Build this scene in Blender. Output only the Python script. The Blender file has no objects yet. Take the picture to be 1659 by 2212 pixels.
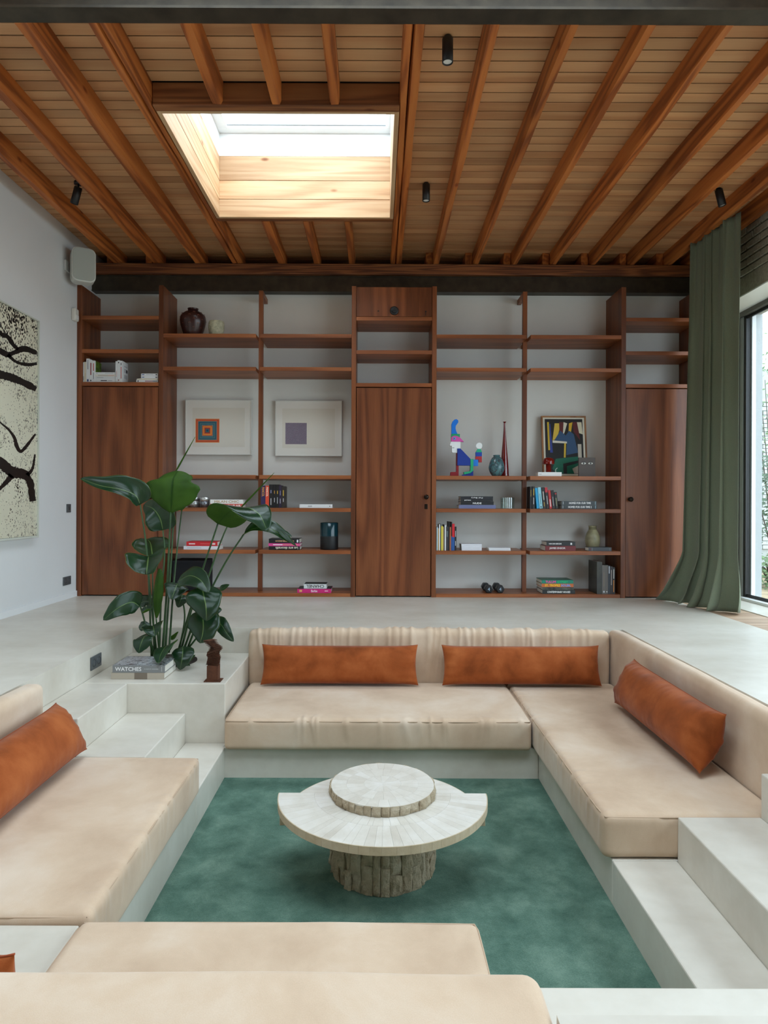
import bpy, bmesh, math, random
from mathutils import Vector, Matrix, noise
random.seed(7)
SC = bpy.context.scene
COL = SC.collection
R = math.radians

# ------------------------------------------------------------------ camera
FPX, CU, CV, ZC = 1420.0, 815.0, 1088.0, 0.932      # focal length (px), principal point, eye height above the upper floor
cam_d = bpy.data.cameras.new('camera')
cam_d.sensor_width = 36.0
cam_d.lens = 36.0 * FPX / 2212.0
cam_d.shift_x = (829.5 - CU) / 2212.0
cam_d.shift_y = -(1106.0 - CV) / 2212.0
cam_d.clip_start = 0.05
cam = bpy.data.objects.new('camera', cam_d)
COL.objects.link(cam)
cam.matrix_world = Matrix.Translation((0, 0, ZC)) @ Matrix.Rotation(R(90), 4, 'X') @ Matrix.Rotation(R(0.22), 4, 'Z')
SC.camera = cam

# ------------------------------------------------------------------ daylight
SC.view_settings.view_transform = 'Standard'
SC.view_settings.look = 'None'
SC.view_settings.gamma = 1.0
SC.view_settings.use_curve_mapping = False
SC.view_settings.exposure = 3.25
world = bpy.data.worlds.new('overcast_sky')
SC.world = world
world.use_nodes = True
bg = world.node_tree.nodes['Background']
bg.inputs[0].default_value = (0.74, 0.885, 1.0, 1)
bg.inputs[1].default_value = 1.0

def portal(name, loc, rot, sx, sy):
    d = bpy.data.lights.new(name, 'AREA'); d.shape = 'RECTANGLE'; d.size = sx; d.size_y = sy
    d.cycles.is_portal = True
    o = bpy.data.objects.new(name, d); COL.objects.link(o); o.location = loc; o.rotation_euler = rot
    return o
portal('daylight_portal', (3.9, 2.8, 1.42), (0, R(90), 0), 2.85, 7.6)
portal('daylight_portal', (-0.645, 4.98, 4.30), (0, 0, 0), 1.48, 1.52)
portal('daylight_portal', (0, 1.4, 4.1), (0, 0, 0), 3.4, 2.0)

# ------------------------------------------------------------------ helpers
def lin(c):
    c = c / 255.0
    return c / 12.92 if c <= 0.04045 else ((c + 0.055) / 1.055) ** 2.4
def rgb(r, g, b): return (lin(r), lin(g), lin(b), 1.0)
def P(u, v, y):   # photo pixel at real distance y -> point
    return Vector(((u - CU) * y / FPX, y, ZC - (v - CV) * y / FPX))
def PX(u, y): return (u - CU) * y / FPX

class NT:
    def __init__(s, name):
        s.m = bpy.data.materials.new(name); s.m.use_nodes = True
        s.t = s.m.node_tree; s.n = s.t.nodes; s.b = s.n['Principled BSDF']; s.out = s.n['Material Output']
    def node(s, typ, ins=None, **kw):
        nd = s.n.new(typ)
        for k, v in kw.items(): setattr(nd, k, v)
        for k, v in (ins or {}).items():
            if hasattr(v, 'is_output') and v.is_output: s.t.links.new(v, nd.inputs[k])
            else: nd.inputs[k].default_value = v
        return nd
    def set(s, key, v):
        if hasattr(v, 'is_output') and v.is_output: s.t.links.new(v, s.b.inputs[key])
        else: s.b.inputs[key].default_value = v
    def pos(s): return s.node('ShaderNodeNewGeometry').outputs['Position']
    def scaled(s, vec, sc): return s.node('ShaderNodeMapping', {'Vector': vec, 'Scale': sc}).outputs[0]
    def noise(s, vec, scale, detail=3, rough=0.55, dist=0.0):
        return s.node('ShaderNodeTexNoise', {'Vector': vec, 'Scale': scale, 'Detail': detail, 'Roughness': rough, 'Distortion': dist}).outputs[0]
    def ramp(s, fac, stops, interp='LINEAR'):
        r = s.node('ShaderNodeValToRGB', {'Fac': fac}); cr = r.color_ramp; cr.interpolation = interp
        while len(cr.elements) > len(stops): cr.elements.remove(cr.elements[-1])
        while len(cr.elements) < len(stops): cr.elements.new(0.5)
        for e, (p, c) in zip(cr.elements, stops): e.position = p; e.color = c
        return r.outputs[0]
    def math(s, op, a, b=0.0):
        return s.node('ShaderNodeMath', {0: a, 1: b}, operation=op).outputs[0]
    def mix(s, fac, a, b, mode='MIX'):
        m = s.node('ShaderNodeMix', data_type='RGBA', blend_type=mode)
        for i, v in ((0, fac), (6, a), (7, b)):
            if hasattr(v, 'is_output') and v.is_output: s.t.links.new(v, m.inputs[i])
            else: m.inputs[i].default_value = v
        return m.outputs[2]
    def bump(s, h, strength=0.2, dist=0.01):
        s.set('Normal', s.node('ShaderNodeBump', {'Height': h, 'Strength': strength, 'Distance': dist}).outputs[0])

def plain(name, col, rough=0.5, metal=0.0, var=0.0, vscale=6.0, bump=0.0, bscale=60.0, spec=0.5):
    t = NT(name)
    t.set('Roughness', rough); t.set('Metallic', metal); t.set('Specular IOR Level', spec)
    if var:
        n = t.noise(t.pos(), vscale, 4)
        d = tuple(c * (1 - var) for c in col[:3]) + (1,); l = tuple(min(1, c * (1 + var)) for c in col[:3]) + (1,)
        t.set('Base Color', t.ramp(n, [(0.3, d), (0.7, l)]))
    else: t.set('Base Color', col)
    if bump: t.bump(t.noise(t.pos(), bscale, 3), bump, 0.003)
    return t.m

def wood(name, dark, mid, light, axis, across=9.0, along=0.55, rings=26.0, rough=0.45, fibre=0.35, bump=0.05, knots=False, spec=0.4):
    t = NT(name); pos = t.pos()
    inf = t.node('ShaderNodeObjectInfo').outputs['Random']
    off = t.node('ShaderNodeCombineXYZ', {0: t.math('MULTIPLY', inf, 13.7), 1: t.math('MULTIPLY', inf, 5.1), 2: t.math('MULTIPLY', inf, 9.3)}).outputs[0]
    p = t.node('ShaderNodeVectorMath', {0: pos, 1: off}, operation='ADD').outputs[0]
    sc = [across] * 3; sc['xyz'.index(axis)] = along
    q = t.scaled(p, sc)
    n = t.noise(q, 0.55, 2, 0.5, 0.35)
    s = t.math('SINE', t.math('MULTIPLY', n, rings * 6.283 / 3))
    s = t.math('ADD', t.math('MULTIPLY', s, 0.5), 0.5)
    fs = [220.0] * 3; fs['xyz'.index(axis)] = 5.0
    f = t.noise(t.scaled(p, fs), 1.0, 3, 0.6)
    fac = t.math('ADD', t.math('MULTIPLY', s, 1 - fibre), t.math('MULTIPLY', f, fibre))
    col = t.ramp(fac, [(0.05, dark), (0.45, mid), (0.9, light)])
    big = t.noise(t.scaled(p, [2.2 if a != axis else 0.5 for a in 'xyz']), 1.0, 2)
    col = t.mix(1.0, col, t.ramp(big, [(0.3, (0.72, 0.72, 0.72, 1)), (0.7, (1.12, 1.1, 1.08, 1))]), 'MULTIPLY')
    if knots:
        ks = [5.0] * 3; ks['xyz'.index(axis)] = 2.2
        v = t.node('ShaderNodeTexVoronoi', {'Vector': t.scaled(p, ks), 'Scale': 1.0}).outputs['Distance']
        k = t.ramp(v, [(0.0, (0.25, 0.12, 0.06, 1)), (0.05, (0.55, 0.36, 0.22, 1)), (0.10, (1, 1, 1, 1))])
        col = t.mix(1.0, col, k, 'MULTIPLY')
    t.set('Base Color', col); t.set('Roughness', rough); t.set('Specular IOR Level', spec)
    t.bump(fac, bump, 0.004)
    return t.m

M = {}
M['concrete'] = None
def concrete(name, a, b, rough=0.45):
    t = NT(name); p = t.pos()
    n = t.noise(t.scaled(p, (1.4, 2.2, 1.8)), 1.0, 6, 0.6, 0.0)
    n2 = t.noise(p, 14.0, 4)
    f = t.math('ADD', t.math('MULTIPLY', n, 0.8), t.math('MULTIPLY', n2, 0.2))
    t.set('Base Color', t.ramp(f, [(0.12, a), (0.88, b)])); t.set('Roughness', rough)
    t.bump(n2, 0.04, 0.004)
    return t.m
M['concrete'] = concrete('polished_concrete', rgb(182, 172, 154), rgb(234, 230, 220), 0.34)
M['white_wall'] = plain('white_plaster', rgb(226, 227, 226), 0.75, var=0.02, vscale=1.5, bump=0.02)
M['back_wall'] = plain('pale_panel', rgb(226, 226, 220), 0.7, var=0.03, vscale=2.0)
M['white_paint'] = plain('white_paint', rgb(236, 238, 238), 0.4)
M['board'] = wood('ceiling_board_wood', rgb(176, 124, 82), rgb(200, 148, 102), rgb(212, 166, 120), 'x', 8, 0.6, 8, 0.5, 0.5, 0.04)
M['gap_shade'] = plain('gap_shade_backing', rgb(22, 14, 9), 0.95)  # near-black stands in for shade between ceiling boards and above the wall plate
M['joist'] = wood('old_joist_wood', rgb(110, 54, 24), rgb(178, 100, 46), rgb(198, 120, 58), 'y', 14, 0.9, 14, 0.5, 0.4, 0.1, knots=True)
M['plate'] = wood('wall_plate_wood', rgb(70, 36, 20), rgb(118, 68, 38), rgb(142, 88, 50), 'x', 18, 1.0, 26, 0.5, 0.35, 0.1, knots=True)
M['header'] = wood('header_wood', rgb(90, 50, 26), rgb(134, 80, 44), rgb(156, 102, 60), 'x', 14, 0.9, 16, 0.55, 0.4, 0.1, knots=True)
M['pine_x'] = wood('sawn_pine_x', rgb(176, 132, 92), rgb(202, 164, 124), rgb(214, 182, 144), 'x', 13, 0.7, 16, 0.6, 0.55, 0.06, knots=True)
M['pine_y'] = wood('sawn_pine_y', rgb(176, 132, 92), rgb(202, 164, 124), rgb(214, 182, 144), 'y', 13, 0.7, 16, 0.6, 0.55, 0.06, knots=True)
M['walnut_z'] = wood('walnut_vertical', rgb(72, 36, 18), rgb(120, 66, 36), rgb(144, 86, 50), 'z', 5.0, 0.34, 22, 0.4, 0.62, 0.02)
M['walnut_x'] = wood('walnut_horizontal', rgb(112, 62, 33), rgb(150, 86, 48), rgb(168, 103, 60), 'x', 9, 0.5, 16, 0.4, 0.5, 0.02)
M['deck'] = wood('pale_floor_wood', rgb(150, 120, 96), rgb(186, 156, 128), rgb(200, 172, 146), 'x', 12, 0.8, 10, 0.5, 0.5, 0.03)
M['steel'] = plain('dark_steel', rgb(64, 57, 46), 0.42, 0.5, var=0.35, vscale=9, bump=0.05)
M['black'] = plain('black_metal', rgb(22, 22, 23), 0.45)
M['black_matte'] = plain('black_matte', rgb(20, 20, 24), 0.8)
M['lens'] = plain('lamp_lens', rgb(225, 225, 220), 0.2)
M['grey_plastic'] = plain('grey_plastic', rgb(120, 124, 124), 0.4)
M['dark_plastic'] = plain('dark_grey_plastic', rgb(84, 88, 90), 0.35)
M['bronze'] = plain('dark_bronze', rgb(46, 38, 32), 0.35, 0.9)

def carpet_mat():
    t = NT('green_carpet'); p = t.pos()
    n = t.noise(p, 6.5, 7, 0.66, 0.15); n2 = t.noise(p, 300.0, 2)
    f = t.math('ADD', t.math('MULTIPLY', n, 0.72), t.math('MULTIPLY', n2, 0.28))
    t.set('Base Color', t.ramp(f, [(0.34, rgb(60, 86, 74)), (0.5, rgb(86, 114, 100)), (0.66, rgb(116, 142, 126))]))
    t.set('Roughness', 0.95); t.set('Specular IOR Level', 0.1); t.set('Sheen Weight', 0.4); t.set('Sheen Roughness', 0.5); t.set('Sheen Tint', rgb(150, 190, 175))
    t.bump(t.math('ADD', n2, t.math('MULTIPLY', n, 1.5)), 0.5, 0.006)
    return t.m
M['carpet'] = carpet_mat()
def velvet(name, dark, mid, light, sheen, scale=2.5):
    t = NT(name); p = t.pos()
    n = t.noise(p, scale, 5, 0.6, 0.25); n2 = t.noise(p, 420.0, 2)
    f = t.math('ADD', t.math('MULTIPLY', n, 0.86), t.math('MULTIPLY', n2, 0.14))
    t.set('Base Color', t.ramp(f, [(0.33, dark), (0.5, mid), (0.68, light)]))
    t.set('Roughness', 0.85); t.set('Specular IOR Level', 0.15)
    t.set('Sheen Weight', sheen); t.set('Sheen Roughness', 0.35)
    t.bump(t.math('ADD', t.math('MULTIPLY', n2, 0.3), n), 0.12, 0.006)
    return t.m
M['beige'] = velvet('beige_velvet', rgb(192, 165, 139), rgb(207, 182, 156), rgb(219, 200, 179), 0.3)
M['beige_seam'] = plain('beige_piping', rgb(190, 164, 138), 0.8)
M['rust'] = velvet('rust_velvet', rgb(122, 60, 25), rgb(150, 77, 36), rgb(170, 95, 50), 0.2, 5.0)
M['rust_seam'] = plain('rust_piping', rgb(150, 68, 28), 0.8)
def curtain_mat():
    t = NT('green_curtain_cloth')
    n = t.noise(t.pos(), 300.0, 2)
    t.set('Base Color', t.ramp(n, [(0.3, rgb(116, 124, 103)), (0.7, rgb(137, 146, 122))]))
    t.set('Roughness', 0.9); t.set('Specular IOR Level', 0.1); t.set('Sheen Weight', 0.2)
    tr = t.node('ShaderNodeBsdfTranslucent', {'Color': rgb(116, 140, 112)})
    mx = t.node('ShaderNodeMixShader', {0: 0.15, 1: t.b.outputs[0], 2: tr.outputs[0]})
    t.t.links.new(mx.outputs[0], t.out.inputs[0]); t.bump(n, 0.1, 0.002)
    return t.m
M['curtain'] = curtain_mat()
def glass_mat(name='window_glass', tint=(1, 1, 1, 1)):
    t = NT(name)
    tr = t.node('ShaderNodeBsdfTransparent', {'Color': tint}); gl = t.node('ShaderNodeBsdfGlossy', {'Roughness': 0.02})
    mx = t.node('ShaderNodeMixShader', {0: 0.05, 1: tr.outputs[0], 2: gl.outputs[0]})
    t.t.links.new(mx.outputs[0], t.out.inputs[0]); return t.m
M['glass'] = glass_mat()
M['dimming_glass'] = glass_mat('glare_dimming_glass', (0.73, 0.74, 0.74, 1))  # grey tint added to dim the view so the outdoors does not blow out
def brick_mat():
    t = NT('grey_painted_brick'); p = t.pos(); n = t.noise(p, 45.0, 5)
    t.set('Base Color', t.ramp(n, [(0.3, rgb(140, 133, 118)), (0.7, rgb(172, 165, 150))])); t.set('Roughness', 0.5); t.bump(n, 0.5, 0.008); return t.m
M['brick'] = brick_mat()
M['stucco'] = plain('pale_stucco', rgb(176, 180, 180), 0.9, bump=0.5, bscale=180)

def new_obj(name, me, mats, parent=None, loc=(0, 0, 0), rot=(0, 0, 0), smooth=False):
    o = bpy.data.objects.new(name, me); COL.objects.link(o)
    o.location = loc; o.rotation_euler = rot
    if me is not None and mats is not None:
        if not isinstance(mats, (list, tuple)): mats = [mats]
        if len(me.materials) == 0:
            for m in mats: me.materials.append(M[m] if isinstance(m, str) else m)
        if smooth:
            for p in me.polygons: p.use_smooth = True
    if parent is not None: o.parent = parent
    return o
def empty(name, loc=(0, 0, 0), rotz=0.0):
    o = bpy.data.objects.new(name, None); COL.objects.link(o); o.location = loc; o.rotation_euler = (0, 0, rotz); o.empty_display_size = 0.05
    return o
def tag(o, label, cat, group=None):
    o['label'] = label; o['category'] = cat
    if group: o['group'] = group
    return o
def struct(o, label=None):
    o['kind'] = 'structure'
    if label: o['label'] = label
    return o
def mesh_of(bm, name='mesh'):
    me = bpy.data.meshes.new(name); bm.normal_update(); bm.to_mesh(me); bm.free(); return me
def add_box(bm, x0, x1, y0, y1, z0, z1, mi=0):
    vs = [bm.verts.new((x, y, z)) for z in (z0, z1) for y in (y0, y1) for x in (x0, x1)]
    for f in ((0, 2, 3, 1), (4, 5, 7, 6), (0, 1, 5, 4), (2, 6, 7, 3), (0, 4, 6, 2), (1, 3, 7, 5)):
        fc = bm.faces.new([vs[i] for i in f]); fc.material_index = mi
    return vs
def box(name, x0, x1, y0, y1, z0, z1, mats, parent=None, bevel=0.0, seg=2):
    """a box as its own object, origin at its centre bottom (world coordinates; parent must be unrotated or given local)"""
    cx, cy = (x0 + x1) / 2, (y0 + y1) / 2
    bm = bmesh.new(); add_box(bm, x0 - cx, x1 - cx, y0 - cy, y1 - cy, 0, z1 - z0)
    if bevel: bmesh.ops.bevel(bm, geom=bm.edges[:], offset=bevel, segments=seg, affect='EDGES', profile=0.5)
    loc = Vector((cx, cy, z0))
    if parent is not None: loc = loc - wl(parent)
    return new_obj(name, mesh_of(bm, name), mats, parent, loc)
def wl(o):
    v = Vector((0, 0, 0))
    while o is not None: v = v + Vector(o.location); o = o.parent
    return v
def boxes(name, lst, mats, parent=None, bevel=0.0, loc=(0, 0, 0)):
    bm = bmesh.new()
    for b in lst: add_box(bm, *b)
    if bevel: bmesh.ops.bevel(bm, geom=bm.edges[:], offset=bevel, segments=2, affect='EDGES', profile=0.5)
    return new_obj(name, mesh_of(bm, name), mats, parent, loc)
def lathe(name, prof, mats, parent=None, loc=(0, 0, 0), seg=40, mi=None):
    bm = bmesh.new(); rings = []
    for r, z in prof:
        if r < 1e-5: rings.append([bm.verts.new((0, 0, z))])
        else: rings.append([bm.verts.new((r * math.cos(2 * math.pi * k / seg), r * math.sin(2 * math.pi * k / seg), z)) for k in range(seg)])
    for i in range(len(rings) - 1):
        a, b = rings[i], rings[i + 1]
        for k in range(seg):
            k2 = (k + 1) % seg
            if len(a) == 1 and len(b) == 1: continue
            if len(a) == 1: f = bm.faces.new((a[0], b[k2], b[k]))
            elif len(b) == 1: f = bm.faces.new((a[k], a[k2], b[0]))
            else: f = bm.faces.new((a[k], a[k2], b[k2], b[k]))
            f.smooth = True
            if mi: f.material_index = mi[i]
    return new_obj(name, mesh_of(bm, name), mats, parent, loc)
def smooth_curve(pts, n):
    """Catmull-Rom through Vectors"""
    pts = [Vector(p) for p in pts]; out = []
    q = [pts[0] * 2 - pts[1]] + pts + [pts[-1] * 2 - pts[-2]]
    m = len(pts) - 1
    for i in range(n + 1):
        t = i / n * m; k = min(int(t), m - 1); f = t - k
        a, b, c, d = q[k], q[k + 1], q[k + 2], q[k + 3]
        out.append(0.5 * ((2 * b) + (c - a) * f + (2 * a - 5 * b + 4 * c - d) * f * f + (3 * b - a - 3 * c + d) * f ** 3))
    return out
def add_tube(bm, pts, rad, seg=8, cap=True):
    rings = []
    up = Vector((0.31, 0.87, 0.12))
    for i, p in enumerate(pts):
        t = (pts[min(i + 1, len(pts) - 1)] - pts[max(i - 1, 0)]).normalized()
        a = t.cross(up).normalized(); b = t.cross(a)
        r = rad[i] if isinstance(rad, (list, tuple)) else rad
        rings.append([bm.verts.new(p + (a * math.cos(2 * math.pi * k / seg) + b * math.sin(2 * math.pi * k / seg)) * r) for k in range(seg)])
    for i in range(len(rings) - 1):
        for k in range(seg):
            f = bm.faces.new((rings[i][k], rings[i][(k + 1) % seg], rings[i + 1][(k + 1) % seg], rings[i + 1][k])); f.smooth = True
    if cap:
        bm.faces.new(rings[0][::-1]); bm.faces.new(rings[-1])
def tube(name, pts, rad, mats, parent=None, seg=8, loc=(0, 0, 0)):
    bm = bmesh.new(); add_tube(bm, [Vector(p) for p in pts], rad, seg)
    return new_obj(name, mesh_of(bm, name), mats, parent, loc)
def prism(name, poly, y0, y1, mats, parent=None, loc=(0, 0, 0), bevel=0.0):
    """polygon in (x,z), extruded y0..y1"""
    bm = bmesh.new()
    a = [bm.verts.new((x, y0, z)) for x, z in poly]; b = [bm.verts.new((x, y1, z)) for x, z in poly]
    n = len(poly)
    bm.faces.new(a); bm.faces.new(b[::-1])
    for i in range(n): bm.faces.new((a[i], b[i], b[(i + 1) % n], a[(i + 1) % n]))
    bmesh.ops.recalc_face_normals(bm, faces=bm.faces[:])
    if bevel: bmesh.ops.bevel(bm, geom=bm.edges[:], offset=bevel, segments=2, affect='EDGES', profile=0.5)
    return new_obj(name, mesh_of(bm, name), mats, parent, loc)
def rbox_mesh(sx, sy, sz, r, nx, ny, nz, fn=None):
    """soft rounded box, base centre at origin; fn(p, n, uvw) -> displaced p"""
    k = 4
    def axis(h, n):
        a = [-h + r * (1 - math.cos(i / k * math.pi / 2)) for i in range(k)] if r > 0 else []
        mid = [-h + r + (2 * h - 2 * r) * i / n for i in range(n + 1)]
        return a + mid + [-x for x in reversed(a)]
    ax = [axis(sx / 2, nx), axis(sy / 2, ny), axis(sz / 2, nz)]
    hx = (sx / 2, sy / 2, sz / 2)
    L = [len(a) - 1 for a in ax]; bm = bmesh.new(); cache = {}
    def vert(i, j, l):
        key = (i, j, l)
        if key in cache: return cache[key]
        p = Vector((ax[0][i], ax[1][j], ax[2][l]))
        inn = Vector([max(-(hx[c] - r), min(hx[c] - r, p[c])) for c in range(3)])
        d = p - inn
        if d.length > 1e-9: n = d.normalized(); p = inn + n * r
        else: n = Vector((0, 0, 1))
        w = Vector((p.x / hx[0], p.y / hx[1], p.z / hx[2]))
        if fn: p = fn(p, n, w)
        v = bm.verts.new((p.x, p.y, p.z + sz / 2)); cache[key] = v
        return v
    def face(q):
        f = bm.faces.new(q); f.smooth = True
    for i in range(L[0]):
        for j in range(L[1]):
            face((vert(i, j, 0), vert(i, j + 1, 0), vert(i + 1, j + 1, 0), vert(i + 1, j, 0)))
            face((vert(i, j, L[2]), vert(i + 1, j, L[2]), vert(i + 1, j + 1, L[2]), vert(i, j + 1, L[2])))
    for i in range(L[0]):
        for l in range(L[2]):
            face((vert(i, 0, l), vert(i + 1, 0, l), vert(i + 1, 0, l + 1), vert(i, 0, l + 1)))
            face((vert(i, L[1], l), vert(i, L[1], l + 1), vert(i + 1, L[1], l + 1), vert(i + 1, L[1], l)))
    for j in range(L[1]):
        for l in range(L[2]):
            face((vert(0, j, l), vert(0, j, l + 1), vert(0, j + 1, l + 1), vert(0, j + 1, l)))
            face((vert(L[0], j, l), vert(L[0], j + 1, l), vert(L[0], j + 1, l + 1), vert(L[0], j, l + 1)))
    bmesh.ops.recalc_face_normals(bm, faces=bm.faces[:])
    return mesh_of(bm, 'soft_box')
_txt = {}
def text_verts(s):
    if s in _txt: return _txt[s]
    c = bpy.data.curves.new('lettering_source', 'FONT'); c.body = s; c.resolution_u = 2; c.fill_mode = 'FRONT'
    o = bpy.data.objects.new('lettering_source', c); COL.objects.link(o)
    dg = bpy.context.evaluated_depsgraph_get(); dg.update()
    me = bpy.data.meshes.new_from_object(o.evaluated_get(dg))
    vs = [(v.co.x, v.co.y) for v in me.vertices]; fs = [tuple(p.vertices) for p in me.polygons]
    bpy.data.objects.remove(o); bpy.data.curves.remove(c); bpy.data.meshes.remove(me)
    _txt[s] = (vs, fs); return vs, fs
def lettering(parent, s, cx, cz, w, h, mat, y=-0.0007, flip=False, name='lettering', bold=0.0):
    """flat lettering in the local x-z plane facing -y"""
    vs, fs = text_verts(s)
    x0 = min(v[0] for v in vs); x1 = max(v[0] for v in vs); y0 = min(v[1] for v in vs); y1 = max(v[1] for v in vs)
    k = -1 if flip else 1
    out = []; faces = []
    for d in ((0, 0),) if not bold else ((-bold, 0), (bold, 0), (0, bold), (0, -bold)):
        o = len(out)
        out += [(cx + k * ((v[0] - (x0 + x1) / 2) / (x1 - x0) * w + d[0]), y - 0.00001 * o / max(1, len(vs)), cz + k * ((v[1] - (y0 + y1) / 2) / (y1 - y0) * h + d[1])) for v in vs]
        faces += [tuple(i + o for i in f) for f in fs]
    me = bpy.data.meshes.new('lettering'); me.from_pydata(out, [], faces)
    return new_obj(name, me, mat, parent)
_flat = {}
def flat(r, g, b, rough=0.5):
    k = (r, g, b, rough)
    if k not in _flat: _flat[k] = plain('tone_%d_%d_%d' % (r, g, b), rgb(r, g, b), rough)
    return _flat[k]
# ------------------------------------------------------------------ the shell
XL, XR, YB, YN = -3.0, 3.32, 7.0, -3.2
Z1, Z2, Z3, Z4 = -0.183, -0.366, -0.549, -0.732
PX0, PX1, PY0, PY1 = -1.82, 1.83, 1.20, 4.90          # the sunken square
fl = struct(boxes('floor', [(XL, PX0, YN, YB, -0.9, 0), (PX1, 2.9, YN, YB, -0.9, 0), (PX0, PX1, PY1, YB, -0.9, 0), (0.331, PX1, YN, PY0, -0.9, 0), (PX0, 0.331, YN, 1.07, -0.9, 0),
                            (2.9, 3.25, YN, YB, -0.9, -0.02), (3.25, 3.6, YN, YB, -0.9, 0.004)], 'concrete'), 'pale polished concrete upper floor')
yy = 3.4; pm = None
while yy < 6.56:
    if pm is None:
        bm = bmesh.new(); add_box(bm, -0.173, 0.173, -0.0335, 0.0335, 0, 0.018); pm = mesh_of(bm, 'plank')
    new_obj('plank', pm, 'deck', fl, (3.075, yy, -0.02)); yy += 0.07
struct(boxes('pit_floor', [(PX0, PX1, 1.0, PY1, -0.9, Z4 - 0.012)], 'concrete'), 'concrete floor of the sunken seating pit')
def slab(name, b, label): return struct(boxes(name, [b], 'concrete', bevel=0.006), label)
g = Z4 - 0.012
slab('step', (PX0 + .001, -1.54, 3.39, 4.06, g, Z1), 'upper concrete step on the left of the pit')
slab('step', (-1.54, -1.18, 3.36, 4.06, g, Z2), 'middle concrete step on the left of the pit')
slab('step', (-1.18, -0.92, 3.36, 4.06, g, Z3), 'lowest concrete step on the left of the pit')
slab('platform', (PX0 + .001, -0.935, 4.061, PY1 - .001, g, Z1), 'concrete ledge carrying the plant')
slab('bench', (PX0 + .001, -0.92, 2.061, 3.359, g, Z3), 'concrete bench under the left seat cushion')
slab('platform', (PX0 + .001, -0.925, 1.072, 2.055, g, -0.388), 'pale corner ledge between the left and near seats')
slab('bench', (-0.919, 0.33, 1.072, 2.0, g, Z3), 'concrete bench under the near seat cushion')
slab('platform', (0.331, PX1 - .001, PY0 + .001, 1.52, g, Z1), 'concrete ledge beside the near sofa back')
slab('step', (0.985, 1.254, 1.521, 2.736, g, Z3), 'lowest concrete step on the right of the pit')
slab('step', (1.254, 1.60, 1.521, 2.735, g, Z2), 'middle concrete step on the right of the pit')
slab('step', (1.60, PX1 - .001, 1.521, 2.735, g, Z1), 'upper concrete step on the right of the pit')
slab('bench', (0.985, PX1 - .001, 2.737, PY1 - .001, g, Z3), 'concrete bench under the right seat cushion')
slab('bench', (-0.934, 0.984, 3.985, PY1 - .001, g, Z3), 'concrete bench under the far seat cushion')
tag(boxes('carpet', [(-0.92, 0.985, 2.0, 3.985, g, Z4), (0.33, 0.985, 1.52, 2.0, g, Z4)], 'carpet'), 'mottled green plush carpet on the pit floor', 'carpet')

struct(boxes('wall_left', [(XL - 0.2, XL, YN, 7.6, -0.9, 3.62)], 'white_wall'), 'white plastered left wall')
struct(box('baseboard_left', XL, XL + 0.012, YN, 6.55, 0, 0.055, 'white_paint'), 'white baseboard along the left wall')
struct(boxes('wall_back', [(XL, 3.85, YB, YB + 0.1, -0.9, 3.42)], 'back_wall'), 'pale wall behind the bookcase')
struct(boxes('wall_void', [(XL, 3.85, 7.55, 7.6, 3.3, 3.62), (XL, 3.85, 7.101, 7.55, 3.3, 3.40)], 'gap_shade'), 'near-black lining standing in for shade above the wall plate')  # near-black lining paints the shade behind the joist ends
# right wall: window opening y -1 .. 6.6, z 0 .. 2.847
WY0, WY1, WZ = -1.0, 6.60, 2.847
wr = struct(boxes('wall_right', [(XR, 3.85, WY1, 7.6, -0.9, 3.62), (XR + .02, 3.85, YN, WY1, 3.005, 3.62), (XR, 3.85, YN, WY1, WZ, 3.005), (XR, 3.85, YN, WY0, -0.9, WZ)], 'brick'), 'grey painted brick wall above the window')
bmx = None; bl, bh = 0.205, 0.062
for row in range(8):
    z0 = 3.012 + row * 0.073; y0 = 4.3 + (row % 2) * 0.11
    while y0 + bl < 6.62:
        if bmx is None:
            bms = []
            for q in range(4):
                bm = bmesh.new(); add_box(bm, -0.018, 0.03, 0, bl, 0, bh)
                for v in bm.verts: v.co += Vector((random.uniform(-.004, .003) if v.co.x < 0 else 0, random.uniform(-.005, .005), random.uniform(-.004, .004)))
                bmesh.ops.bevel(bm, geom=bm.edges[:], offset=0.006, segments=1, affect='EDGES'); bms.append(mesh_of(bm, 'brick'))
            bmx = True
        if z0 + bh < 3.57: new_obj('brick', random.choice(bms), 'brick', wr, (XR + 0.012, y0, z0))
        y0 += bl + 0.012
struct(boxes('wall_rear', [(XL - .2, 3.85, YN - .2, YN, -0.9, 3.62)], 'walnut_z'), 'unseen wall behind the viewer, made dark walnut to cut bounced light')  # unseen finish darkened to walnut to reduce frontal fill light

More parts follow.
